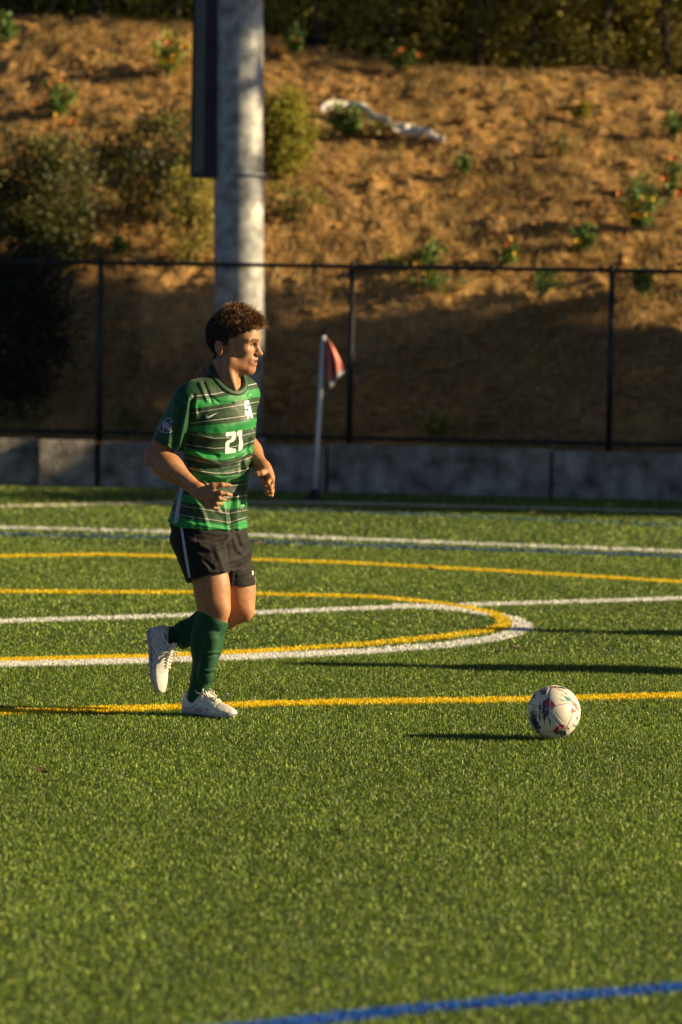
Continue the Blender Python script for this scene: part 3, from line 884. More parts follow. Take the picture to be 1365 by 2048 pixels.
class Sdf:
    def __init__(self, lo, hi, h):
        self.lo = np.asarray(lo, float); self.h = h
        self.n = np.ceil((np.asarray(hi) - self.lo) / h).astype(int) + 1
        self.d = np.full(self.n, 0.25, np.float32)
        self.ax = [(self.lo[k] + h * np.arange(self.n[k])).astype(np.float32) for k in range(3)]
    def win(self, lo, hi):
        a = np.clip(np.floor((np.asarray(lo) - self.lo) / self.h).astype(int), 0, self.n)
        b = np.clip(np.ceil((np.asarray(hi) - self.lo) / self.h).astype(int) + 1, 0, self.n)
        sl = tuple(slice(a[k], b[k]) for k in range(3))
        X = self.ax[0][sl[0]][:, None, None]; Y = self.ax[1][sl[1]][None, :, None]; Z = self.ax[2][sl[2]][None, None, :]
        return sl, X, Y, Z
    def put(self, fn, lo, hi, k=0.0, sub=False):
        m = k + 0.03
        sl, X, Y, Z = self.win(np.asarray(lo) - m, np.asarray(hi) + m)
        if self.d[sl].size == 0: return self
        e = fn(X, Y, Z).astype(np.float32)
        c = self.d[sl]
        if sub:
            e = -e
            r = np.maximum(c, e)
            if k > 0: hh = np.maximum(k - np.abs(c - e), 0); r = r + hh * hh / (4 * k)
        else:
            r = np.minimum(c, e)
            if k > 0: hh = np.maximum(k - np.abs(c - e), 0); r = r - hh * hh / (4 * k)
        self.d[sl] = r
        return self
    def cap(self, a, b, ra, rb, k=0.02, sub=False):
        a = np.asarray(a, float); b = np.asarray(b, float); ab = b - a; l2 = float(ab @ ab) + 1e-12
        def fn(X, Y, Z):
            x, y, z = X - a[0], Y - a[1], Z - a[2]
            t = np.clip((x * ab[0] + y * ab[1] + z * ab[2]) / l2, 0, 1)
            return np.sqrt((x - t * ab[0]) ** 2 + (y - t * ab[1]) ** 2 + (z - t * ab[2]) ** 2) - (ra + (rb - ra) * t)
        r = max(ra, rb)
        return self.put(fn, np.minimum(a, b) - r, np.maximum(a, b) + r, k, sub)
    def chain(self, pts, rad, k=0.02):
        for i in range(len(pts) - 1): self.cap(pts[i], pts[i + 1], rad[i], rad[i + 1], k)
        return self
    def ell(self, c, rad, axes=None, k=0.02, sub=False):
        c = np.asarray(c, float); rad = np.asarray(rad, float)
        A = np.eye(3) if axes is None else np.asarray(axes, float)
        def fn(X, Y, Z):
            x, y, z = X - c[0], Y - c[1], Z - c[2]
            u = [(x * A[i, 0] + y * A[i, 1] + z * A[i, 2]) for i in range(3)]
            k0 = np.sqrt(sum((u[i] / rad[i]) ** 2 for i in range(3)))
            k1 = np.sqrt(sum((u[i] / rad[i] ** 2) ** 2 for i in range(3))) + 1e-9
            return k0 * (k0 - 1.0) / k1
        r = rad.max()
        return self.put(fn, c - r, c + r, k, sub)
    def cut(self, p, n):
        n = np.asarray(n, float); n = n / np.linalg.norm(n); p = np.asarray(p, float)
        X, Y, Z = self.ax[0][:, None, None], self.ax[1][None, :, None], self.ax[2][None, None, :]
        e = ((X - p[0]) * n[0] + (Y - p[1]) * n[1] + (Z - p[2]) * n[2]).astype(np.float32)
        self.d = np.maximum(self.d, e)
        return self

def surface_nets(S):
    d = S.d; s = d < 0
    c = np.zeros(tuple(k - 1 for k in d.shape), np.uint8)
    for i in (0, 1):
        for j in (0, 1):
            for k in (0, 1):
                c += s[i:d.shape[0] - 1 + i, j:d.shape[1] - 1 + j, k:d.shape[2] - 1 + k]
    mask = (c > 0) & (c < 8)
    cells = np.argwhere(mask)
    idx = np.full(mask.shape, -1, np.int32); idx[mask] = np.arange(len(cells))
    acc = np.zeros((len(cells), 3)); cnt = np.zeros(len(cells))
    corners = [(i, j, k) for i in (0, 1) for j in (0, 1) for k in (0, 1)]
    val = {q: d[cells[:, 0] + q[0], cells[:, 1] + q[1], cells[:, 2] + q[2]] for q in corners}
    for a in corners:
        for ax in range(3):
            if a[ax]: continue
            b = list(a); b[ax] = 1; b = tuple(b)
            x = (val[a] < 0) != (val[b] < 0)
            t = np.where(x, val[a] / (val[a] - val[b] + 1e-12), 0)
            p = np.tile(np.array(a, float), (len(cells), 1)); p[:, ax] += t
            acc += p * x[:, None]; cnt += x
    V = S.lo + S.h * (cells + acc / cnt[:, None])
    Q = []
    for ax in range(3):
        o1, o2 = [(1, 2), (2, 0), (0, 1)][ax]
        A = [slice(None)] * 3; B = [slice(None)] * 3
        A[ax] = slice(0, -1); B[ax] = slice(1, None)
        cr = s[tuple(A)] != s[tuple(B)]
        e = np.argwhere(cr)
        ok = (e[:, o1] > 0) & (e[:, o2] > 0) & (e[:, o1] < d.shape[o1] - 1) & (e[:, o2] < d.shape[o2] - 1)
        e = e[ok]
        inside = s[tuple(A)][e[:, 0], e[:, 1], e[:, 2]]
        def cell(da, db):
            q = e.copy(); q[:, o1] += da; q[:, o2] += db
            return idx[q[:, 0], q[:, 1], q[:, 2]]
        q = np.stack([cell(-1, -1), cell(0, -1), cell(0, 0), cell(-1, 0)], 1)
        q[~inside] = q[~inside][:, ::-1]
        Q.append(q)
    return V, np.concatenate(Q)

def relax(V, Q, it=2, w=0.5):
    n = len(V)
    a = np.concatenate([Q[:, 0], Q[:, 1], Q[:, 2], Q[:, 3]]); b = np.concatenate([Q[:, 1], Q[:, 2], Q[:, 3], Q[:, 0]])
    i = np.concatenate([a, b]); j = np.concatenate([b, a])
    deg = np.bincount(i, minlength=n)[:, None]
    for _ in range(it):
        m = np.stack([np.bincount(i, V[j, k], minlength=n) for k in range(3)], 1) / np.maximum(deg, 1)
        V = V + w * (m - V)
    return V

def vnormals(V, Q):
    fn = np.cross(V[Q[:, 2]] - V[Q[:, 0]], V[Q[:, 3]] - V[Q[:, 1]])
    N = np.zeros_like(V)
    for k in range(4):
        for c in range(3): N[:, c] += np.bincount(Q[:, k], fn[:, c], minlength=len(V))
    return N / (np.linalg.norm(N, axis=1)[:, None] + 1e-12)

def proj_local(V):
    return project(V + FOOT)

def poly_dist(x, y, pts):
    """distance in photograph pixels to a polyline, and position along it 0..1"""
    best = np.full(len(x), 1e9)
    P = np.array(pts, float)
    for a, b in zip(P[:-1], P[1:]):
        ab = b - a
        t = np.clip(((x - a[0]) * ab[0] + (y - a[1]) * ab[1]) / (ab @ ab), 0, 1)
        best = np.minimum(best, np.hypot(x - a[0] - t * ab[0], y - a[1] - t * ab[1]))
    return best

def fold(V, N, folds, facing=True):
    x, y = proj_local(V)
    out = np.zeros(len(V))
    ok = (N[:, 1] < 0.35) if facing else np.ones(len(V), bool)
    for pts, w, amp in folds:
        P = np.array(pts)
        m = ok & (x > P[:, 0].min() - 3 * w) & (x < P[:, 0].max() + 3 * w) & (y > P[:, 1].min() - 3 * w) & (y < P[:, 1].max() + 3 * w)
        if m.any():
            dd = poly_dist(x[m], y[m], pts)
            out[m] += amp * np.exp(-(dd / w) ** 2)
    return V + N * out[:, None]

LAX = np.array([0.83, 0.56, 0.0])       # towards his left
FAX = np.array([0.56, -0.83, 0.0])      # the way his chest faces
UP = np.array([0.0, 0.0, 1.0])

# ---- torso cross-sections: pixel centre x, height pixel, half width px, depth offset, chest yaw factor
SEC = np.array([  # py, cx, half-width px, dy
    [755, 449, 30, 0.010],
    [772, 446, 52, 0.005],
    [790, 441, 66, 0.0],
    [830, 441, 70, -0.005],
    [880, 438, 69, -0.005],
    [930, 434, 65, 0.0],
    [965, 430, 64, 0.0],
    [1000, 421, 70, 0.0],
    [1050, 416, 77, 0.0],
    [1085, 424, 74, 0.0],
    [1120, 430, 62, 0.0],
    [1150, 432, 38, 0.0],
    [1175, 434, 12, 0.0],
])
SECP = np.array([J(q[1], q[0], q[3]) for q in SEC])
SEC_A = SEC[:, 2] / PXM / 0.925
def torso_fn(off=0.0, sa=1.0):
    zz = SECP[::-1, 2].astype(np.float32)
    def fn(X, Y, Z):
        cx = np.interp(Z, zz, SECP[::-1, 0]).astype(np.float32); cy = np.interp(Z, zz, SECP[::-1, 1]).astype(np.float32)
        a = np.interp(Z, zz, SEC_A[::-1]).astype(np.float32) * sa
        b = a * 0.70
        x, y = X - cx, Y - cy
        u = x * LAX[0] + y * LAX[1]; v = x * FAX[0] + y * FAX[1]
        d = (((np.abs(u) / a) ** 2.4 + (np.abs(v) / b) ** 2.4) ** (1 / 2.4) - 1) * b
        return d + off
    return fn
T_LO = np.array([SECP[:, 0].min() - 0.24, SECP[:, 1].min() - 0.24, SECP[:, 2].min()])
T_HI = np.array([SECP[:, 0].max() + 0.24, SECP[:, 1].max() + 0.24, SECP[0, 2]])

RSH = J(381, 803, -0.10); REL = J(312, 912, -0.09); RWR = J(399, 983, -0.215)
LSH = J(487, 798, 0.115); LEL = J(484, 888, 0.19); LWR = J(529, 938, 0.0)
RHIP = J(404, 1088, -0.05); LHIP = J(452, 1088, 0.07)
RKN = J(430, 1219, -0.075); RAN = J(396, 1392, -0.01)
LKN = J(479, 1217, 0.075); LAN = J(333, 1279, 0.17)
NECK0 = J(446, 790, 0.0); NECK1 = J(455, 725, 0.0)

# ---- head frame
PSI = math.radians(18)
HF = np.array([math.cos(PSI), -math.sin(PSI), 0.0]); HL = np.array([math.sin(PSI), math.cos(PSI), 0.0])
HC = J(466, 690, -0.005)
HAX = np.array([HF, HL, UP])
def hp(f, l, u): return HC + f * HF + l * HL + u * UP

def leg_shape(S, hip, kn, an, calf_out, k=0.03):
    S.cap(hip, kn + (hip - kn) * 0.12, 0.078, 0.066, k)
    S.cap(kn + (hip - kn) * 0.15, kn + (an - kn) * 0.12, 0.064, 0.058, k)
    S.cap(kn + (an - kn) * 0.05, kn + (an - kn) * 0.45, 0.055, 0.050, k)
    S.ell(kn + (an - kn) * 0.30 + calf_out, (0.055, 0.055, 0.10), axes_along(an - kn), k)
    S.cap(kn + (an - kn) * 0.4, an, 0.052, 0.036, k)

def axes_along(d):
    d = np.asarray(d) / np.linalg.norm(d)
    a = np.cross(d, [0, 1, 0.01]); a /= np.linalg.norm(a)
    return np.array([a, np.cross(d, a), d])

def build_body():
    S = Sdf(J(284, 1440, 0) + [0, -0.42, -0.01], J(556, 600, 0) + [0, 0.36, 0.02], 0.0028)
    # torso under the jersey
    S.put(torso_fn(0.020), T_LO, T_HI, 0.02)
    S.cap(J(402, 795, -0.07), J(488, 787, 0.08), 0.058, 0.058, 0.03)
    # neck and shoulders
    S.cap(NECK0, NECK1, 0.064, 0.058, 0.03)
    S.cap(J(452, 768, -0.03), J(462, 735, -0.03), 0.052, 0.050, 0.02)
    S.cap(J(440, 770, 0.02), J(405, 790, -0.06), 0.045, 0.045, 0.03)
    S.cap(J(452, 768, 0.03), J(490, 783, 0.08), 0.045, 0.045, 0.03)
    S.cap(J(470, 778, -0.075), J(456, 733, -0.075), 0.013, 0.012, 0.02)     # neck tendon
    S.cap(J(452, 790, -0.085), J(425, 783, -0.10), 0.012, 0.012, 0.02)      # collar bones
    S.cap(J(463, 789, -0.06), J(488, 776, 0.01), 0.012, 0.012, 0.02)
    # arms
    for sh, el, wr in ((RSH, REL, RWR), (LSH, LEL, LWR)):
        S.cap(sh, el, 0.048, 0.044, 0.03)
        S.ell(sh + (el - sh) * 0.55, (0.047, 0.047, 0.085), axes_along(el - sh), 0.03)
        S.cap(el, el + (wr - el) * 0.3, 0.046, 0.050, 0.03)
        S.ell(el + (wr - el) * 0.28, (0.050, 0.046, 0.085), axes_along(wr - el), 0.03)
        S.cap(el + (wr - el) * 0.25, wr, 0.047, 0.029, 0.03)
    S.cap(RWR, RWR + (RWR - REL) * 0.08, 0.033, 0.030, 0.02)
    # right hand: back of the hand to the camera, thumb on top
    kn = [J(427, 984, -0.262), J(425, 994, -0.258), J(421, 1004, -0.248), J(416, 1012, -0.236)]
    for q, rr_ in zip(kn, (0.0155, 0.0155, 0.015, 0.0135)):
        S.cap(J(405, 987, -0.225), q, 0.021, rr_, 0.015)
    S.ell(J(414, 994, -0.232), (0.034, 0.019, 0.034), None, 0.02)
    F4 = [([J(427, 985, -0.262), J(441, 986, -0.278), J(454, 988, -0.270), J(462, 990, -0.255)], 0.0103),
          ([J(425, 995, -0.258), J(438, 996, -0.276), J(446, 998, -0.262), J(450, 999, -0.244)], 0.0103),
          ([J(421, 1005, -0.248), J(433, 1006, -0.266), J(440, 1007, -0.252), J(443, 1008, -0.234)], 0.0097),
          ([J(416, 1013, -0.236), J(427, 1014, -0.252), J(433, 1014.5, -0.240), J(436, 1015, -0.225)], 0.0086)]
    for pts, rr_ in F4:
        S.chain(pts, [rr_ * 1.06, rr_ * 1.02, rr_ * 0.95, rr_ * 0.82], 0.0022)
        S.ell(pts[1], (rr_ * 1.15,) * 3, None, 0.004)
    S.chain([J(408, 981, -0.24), J(426, 972, -0.262), J(444, 970, -0.262), J(459, 970.5, -0.248)], [0.017, 0.0135, 0.0115, 0.009], 0.006)
    S.ell(J(427, 974, -0.262), (0.0145,) * 3, None, 0.008)
    # left hand: loose fist seen from the thumb side
    S.cap(LWR + (LEL - LWR) * 0.05, LWR + J(537, 952, 0) - J(529, 938, 0), 0.029, 0.026, 0.02)
    kl = [J(541, 955, -0.045), J(545, 963, -0.03), J(546, 972, -0.01), J(545, 979, 0.01)]
    for q in kl: S.cap(J(532, 944, -0.012), q, 0.022, 0.0165, 0.015)
    G4 = [([kl[0], J(536, 966, -0.062), J(527, 965, -0.052), J(523, 958, -0.045)], 0.0105),
          ([kl[1], J(541, 976, -0.045), J(532, 975, -0.042), J(528, 969, -0.036)], 0.0105),
          ([kl[2], J(543, 984, -0.022), J(535, 983, -0.024), J(531, 978, -0.02)], 0.0100),
          ([kl[3], J(543, 990, 0.0), J(537, 989, -0.006), J(533, 985, -0.005)], 0.0090)]
    for pts, rr_ in G4:
        S.chain(pts, [rr_ * 1.1, rr_ * 1.03, rr_ * 0.97, rr_ * 0.85], 0.0022)
        S.ell(pts[1], (rr_ * 1.14,) * 3, None, 0.003)
    S.chain([J(531, 944, -0.03), J(523, 946, -0.058), J(515, 948, -0.064), J(510.5, 948, -0.060)], [0.017, 0.0125, 0.0115, 0.009], 0.006)
    # legs
    leg_shape(S, RHIP, RKN, RAN, np.array([-0.018, 0.01, 0]))
    leg_shape(S, LHIP, LKN, LAN, np.array([0.0, 0.01, -0.012]))
    S.ell(RKN + np.array([0.030, -0.028, 0.005]), (0.034, 0.034, 0.042), None, 0.03)      # knee caps
    S.ell(LKN + np.array([0.030, -0.020, -0.010]), (0.036, 0.036, 0.040), None, 0.03)
    S.ell(RKN + np.array([-0.01, -0.01, 0.10]), (0.072, 0.07, 0.11), None, 0.03)
    S.ell(LKN + np.array([-0.0, 0.0, 0.10]), (0.070, 0.07, 0.11), None, 0.03)
    # head
    S.ell(hp(0.000, 0, 0.050), (0.113, 0.084, 0.107), HAX, 0.01)
    S.ell(hp(0.040, 0, -0.035), (0.066, 0.062, 0.085), HAX, 0.03)
    S.ell(hp(0.066, 0, 0.035), (0.048, 0.064, 0.052), HAX, 0.03)
    for sgn in (-1, 1):
        S.cap(hp(0.012, sgn * 0.056, -0.070), hp(0.072, sgn * 0.018, -0.101), 0.019, 0.019, 0.025)
        S.cap(hp(0.0, sgn * 0.064, -0.01), hp(0.012, sgn * 0.056, -0.072), 0.018, 0.019, 0.025)
        S.ell(hp(0.070, sgn * 0.044, -0.020), (0.024, 0.022, 0.017), HAX, 0.02)
        S.ell(hp(0.112, sgn * 0.033, 0.000), (0.020, 0.019, 0.014), HAX, 0.012, sub=True)
        S.cap(hp(0.110, sgn * 0.010, 0.0235), hp(0.088, sgn * 0.050, 0.024), 0.0105, 0.010, 0.012)
        S.ell(hp(0.0835, sgn * 0.034, 0.001), (0.0140, 0.0150, 0.0105), HAX, 0.003)
        S.cap(hp(0.0965, sgn * 0.022, 0.0062), hp(0.088, sgn * 0.048, 0.005), 0.0042, 0.0038, 0.003)   # upper lid
        S.cap(hp(0.0945, sgn * 0.024, -0.0068), hp(0.0865, sgn * 0.046, -0.0062), 0.0040, 0.0036, 0.004)
        S.ell(hp(0.109, sgn * 0.0125, -0.0375), (0.011, 0.0085, 0.0085), HAX, 0.006)
        S.ell(hp(0.112, sgn * 0.0065, -0.0455), (0.006, 0.0038, 0.004), HAX, 0.003, sub=True)
    S.ell(hp(0.078, 0, -0.103), (0.024, 0.023, 0.020), HAX, 0.02)
    S.cap(hp(0.106, 0, 0.008), hp(0.121, 0, -0.034), 0.0105, 0.0120, 0.012)
    S.ell(hp(0.1255, 0, -0.0345), (0.0110, 0.0110, 0.0098), HAX, 0.006)
    S.ell(hp(0.090, 0, -0.066), (0.019, 0.031, 0.026), HAX, 0.015)
    S.cap(hp(0.1015, -0.018, -0.0605), hp(0.1075, 0, -0.0585), 0.0055, 0.0068, 0.004)
    S.cap(hp(0.1015, 0.018, -0.0605), hp(0.1075, 0, -0.0585), 0.0055, 0.0068, 0.004)
    S.cap(hp(0.096, -0.015, -0.080), hp(0.1025, 0, -0.081), 0.0060, 0.0075, 0.004)
    S.cap(hp(0.096, 0.015, -0.080), hp(0.1025, 0, -0.081), 0.0060, 0.0075, 0.004)
    S.ell(hp(0.107, 0, -0.0695), (0.020, 0.0235, 0.0046), HAX, 0.002, sub=True)      # parted lips
    # ears
    for sgn in (-1, 1):
        e = hp(-0.030, sgn * 0.083, -0.012)
        tl = np.array([HF * 0.97 + UP * 0.2, HL, UP * 0.97 - HF * 0.2])
        S.ell(e + HL * sgn * 0.006, (0.0185, 0.0095, 0.0315), tl, 0.006)
        S.ell(e + HL * sgn * 0.0155 + HF * 0.003, (0.0120, 0.0078, 0.0230), tl, 0.003, sub=True)
        S.cap(e + HL * sgn * 0.006 + HF * 0.011 - UP * 0.006, e + HL * sgn * 0.008 + HF * 0.010 + UP * 0.004, 0.005, 0.0045, 0.004)
        S.cap(e + HL * sgn * 0.009 - HF * 0.004 + UP * 0.012, e + HL * sgn * 0.009 - HF * 0.006 - UP * 0.010, 0.0035, 0.0035, 0.003)
        S.ell(e + HL * sgn * 0.005 + HF * 0.005 - UP * 0.028, (0.010, 0.007, 0.009), tl, 0.006)
    V, Q = surface_nets(S)
    V = relax(V, Q, 1, 0.4)
    return V, Q

BV, BQ = build_body()
BN = vnormals(BV, BQ)
# head-local coordinates
hr = BV - HC
hF, hLt, hU = hr @ HF, hr @ HL, hr @ UP
is_head = (hU > -0.135) & (np.linalg.norm(hr, axis=1) < 0.25)
line_f = [-0.13, -0.085, -0.062, -0.046, -0.034, -0.012, -0.004, 0.004, 0.012, 0.030, 0.060, 0.085, 0.103, 0.13]
line_u = [-0.040, -0.055, -0.060, -0.030, 0.020, 0.022, -0.004, -0.006, 0.030, 0.034, 0.046, 0.058, 0.072, 0.076]
hair_edge = np.interp(hF, line_f, line_u)
near_ear = (np.hypot(hF + 0.030, hU + 0.012) < 0.034) & (np.abs(hLt) > 0.083)
hair_zone = is_head & (hU > hair_edge) & ~near_ear
skin = np.tile(np.array([0.37, 0.175, 0.080]), (len(BV), 1))
mott = vnoise3(BV, 0.05, 40) * 0.5 + vnoise3(BV, 0.014, 41) * 0.5
skin *= (1 + 0.14 * mott)[:, None]
skin[:, 0] *= 1 + 0.06 * vnoise3(BV, 0.09, 42)
def tint(w, c):
    global skin
    w = np.clip(w, 0, 1)[:, None]
    skin = skin * (1 - w) + np.array(c) * w
hm = is_head.astype(float)
# natural colouring of the face
tint(hm * 0.75 * ((np.abs(hLt) < 0.026) & (hF > 0.094) & ((np.abs(hU + 0.0595) < 0.0065) | (np.abs(hU + 0.081) < 0.0075))), (0.30, 0.095, 0.065))
tint(hm * ((np.abs(hLt) < 0.024) & (np.abs(hU + 0.0695) < 0.0045) & (hF < 0.101) & (hF > 0.07)), (0.06, 0.015, 0.012))
brow = np.exp(-((hU - 0.0245 + 8.0 * (np.abs(hLt) - 0.03) ** 2) / 0.0058) ** 2) * (np.abs(hLt) > 0.010) * (np.abs(hLt) < 0.055) * (hF > 0.070)
tint(hm * brow * 0.95, (0.03, 0.014, 0.008))
for sgn in (-1, 1):
    ed = np.sqrt(((hLt - sgn * 0.035) / 0.0135) ** 2 + ((hU - 0.0005) / 0.0030) ** 2)
    tint(hm * (ed < 1) * (hF > 0.080), (0.13, 0.085, 0.06))
    ir = np.hypot(hLt - sgn * 0.031, hU - 0.0005)
    tint(hm * (ir < 0.0058) * (ed < 1) * (hF > 0.080), (0.03, 0.018, 0.010))
    lash = np.exp(-((hU - 0.0052) / 0.0018) ** 2) * (np.abs(hLt - sgn * 0.035) < 0.016) * (hF > 0.082)
    tint(hm * lash * 0.8, (0.03, 0.015, 0.010))
stub = np.clip(1.2 - np.hypot((hF - 0.045) / 0.060, (hU + 0.092) / 0.040), 0, 1)
fz = vnoise3(BV, 0.006, 43)
tint(hm * stub * (0.35 + 0.5 * (fz > 0.1)) * 0.75, (0.20, 0.075, 0.030))
tint(hm * np.clip(1 - np.hypot((hF - 0.008) / 0.020, (hU + 0.010) / 0.035), 0, 1) * 0.8 * (np.abs(hLt) > 0.05), (0.14, 0.06, 0.03))
tint(np.where(is_head & ~near_ear, np.clip((hU - hair_edge + 0.004 + 0.008 * vnoise3(BV, 0.007, 44)) / 0.010, 0, 1), 0), (0.040, 0.021, 0.013))
tint(near_ear * 0.25, (0.52, 0.18, 0.11))
# body hair and darker skin over the knees
kneew = sum(np.exp(-((BV - k - np.array([0.03, -0.03, 0])) ** 2).sum(1) / 0.045 ** 2) for k in (RKN, LKN))
tint(kneew * 0.35, (0.44, 0.19, 0.11))

M_skin = mat('skin', (1, 1, 1), 0.52, 0.18, 55, 0.09, 170, spec=0.35, attr=True, sss=0.06)
person = thing('person', FOOT, 'person in a striped green jersey numbered 21 jogging across the turf', 'person')
body_me = new_mesh('body', BV, BQ)
pcolor(body_me, skin)
link('body', body_me, M_skin, person)

# teeth between the parted lips
tm = MB()
for i in range(7):
    a = (i - 3) * 0.0062
    f_ = 0.0985 - 0.0006 * (i - 3) ** 2
    tm.box(hp(f_, a, -0.0672), (0.004, 0.0056, 0.0085), rot=HAX.T, bevel=0.0012)
M_teeth = mat('teeth', (0.72, 0.66, 0.54), 0.3, 0.05, 10)
link('teeth', tm.mesh('teeth'), M_teeth, person)

# ---- hair
M_hair = mat('brown_hair', (0.13, 0.058, 0.022), 0.42, 0.2, 90, spec=0.45, attr=True)
def strand_mesh(roots, dirs, length, curl, width, seed, droop=0.0, seg=7):
    r = np.random.RandomState(seed)
    n = len(roots)
    t = np.linspace(0, 1, seg)
    a = np.cross(dirs, r.normal(0, 1, (n, 3))); a /= np.linalg.norm(a, axis=1)[:, None]
    b = np.cross(dirs, a)
    ph = r.uniform(0, 6.28, n); tw = r.uniform(3.2, 6.0, n) * np.sign(r.uniform(-1, 1, n))
    P = np.empty((n, seg, 3))
    for i, k in enumerate(t):
        rad = curl * math.sin(min(1, k * 1.3) * 1.57)
        P[:, i] = roots + dirs * (length * k)[:, None] + (np.cos(ph + tw * k) * rad)[:, None] * a + (np.sin(ph + tw * k) * rad)[:, None] * b
        P[:, i, 2] -= droop * length * k * k
    side = np.cross(np.gradient(P, axis=1), r.normal(0, 1, (n, 1, 3)))
    side /= np.linalg.norm(side, axis=2)[..., None] + 1e-9
    wd = (width * (1 - 0.75 * t))[None, :, None]
    L_, R_ = P - side * wd, P + side * wd
    v = np.stack([L_, R_], 2).reshape(-1, 3)
    base = (np.arange(n) * seg * 2)[:, None]
    i = np.arange(seg - 1)[None] * 2
    q = np.stack([base + i, base + i + 1, base + i + 3, base + i + 2], -1).reshape(-1, 4)
    return v, q
rh = np.random.RandomState(77)
hz = np.where(hair_zone)[0]
hu, hf_ = hU[hz], hF[hz]
topw = np.clip((hu - 0.066 - 0.45 * np.clip(-hf_ - 0.01, 0, 1)) / 0.03, 0, 1) * np.clip((hf_ + 0.085) / 0.05, 0, 1)
top_i = hz[rh.uniform(0, 1, len(hz)) < topw]
top_i = rh.choice(top_i, 6500)
side_i = hz[topw < 0.55]; side_i = rh.choice(side_i, 5200)
d_top = BN[top_i] * 0.55 + HF * 0.62 + UP * 0.22 + rh.normal(0, 0.26, (len(top_i), 3))
# locks: neighbouring strands share a direction
lock = vnoise3(BV[top_i], 0.022, 51)[:, None] * HL * 0.9 + vnoise3(BV[top_i], 0.022, 52)[:, None] * HF * 0.7 + vnoise3(BV[top_i], 0.02, 53)[:, None] * UP * 0.8
d_top = d_top + lock; d_top /= np.linalg.norm(d_top, axis=1)[:, None]
len_top = (0.022 + 0.026 * rh.uniform(0, 1, len(top_i))) * np.interp(hF[top_i], [-0.08, 0.0, 0.08], [0.65, 1.0, 1.2]) * (1 + 0.35 * (vnoise3(BV[top_i], 0.025, 54)))
len_top *= np.where(hU[top_i] < 0.085, 0.75, 1.0) * 1.02 * (1 + 0.32 * np.sign(vnoise3(BV[top_i], 0.02, 57)) * np.abs(vnoise3(BV[top_i], 0.02, 57)) ** 0.5)
v1, q1 = strand_mesh(BV[top_i], d_top, len_top, 0.0078, 0.0012, 61, 0.25)
d_s = BN[side_i] * 0.35 - UP * 0.75 - HF * 0.35 + rh.normal(0, 0.18, (len(side_i), 3)); d_s /= np.linalg.norm(d_s, axis=1)[:, None]
v2, q2 = strand_mesh(BV[side_i] + BN[side_i] * 0.002, d_s, rh.uniform(0.007, 0.014, len(side_i)), 0.0012, 0.0012, 62, 0, 4)
fly = rh.choice(top_i, 60)
d_f = BN[fly] * 0.8 - HF * 0.5 + rh.normal(0, 0.4, (60, 3)); d_f /= np.linalg.norm(d_f, axis=1)[:, None]
v3, q3 = strand_mesh(BV[fly], d_f, rh.uniform(0.03, 0.046, 60), 0.006, 0.0006, 63)
hv_ = np.concatenate([v1, v2, v3]); hq_ = np.concatenate([q1, q2 + len(v1), q3 + len(v1) + len(v2)])
hair_me = new_mesh('hair', hv_, hq_)
def strand_cols(n, seg, lo, hi):
    w = rh.uniform(0, 1, n)[:, None] ** 1.6
    return np.repeat(np.array(lo) * (1 - w) + np.array(hi) * w, seg * 2, axis=0)
pcolor(hair_me, np.concatenate([strand_cols(len(top_i), 7, (0.030, 0.013, 0.006), (0.46, 0.225, 0.080)), strand_cols(len(side_i), 4, (0.022, 0.011, 0.006), (0.07, 0.034, 0.016)), strand_cols(60, 7, (0.06, 0.03, 0.015), (0.30, 0.15, 0.06))]))  # pale golden tones paint the highlights into the top strands
hair = link('hair', hair_me, M_hair, person)
hair['kind'] = 'stuff'

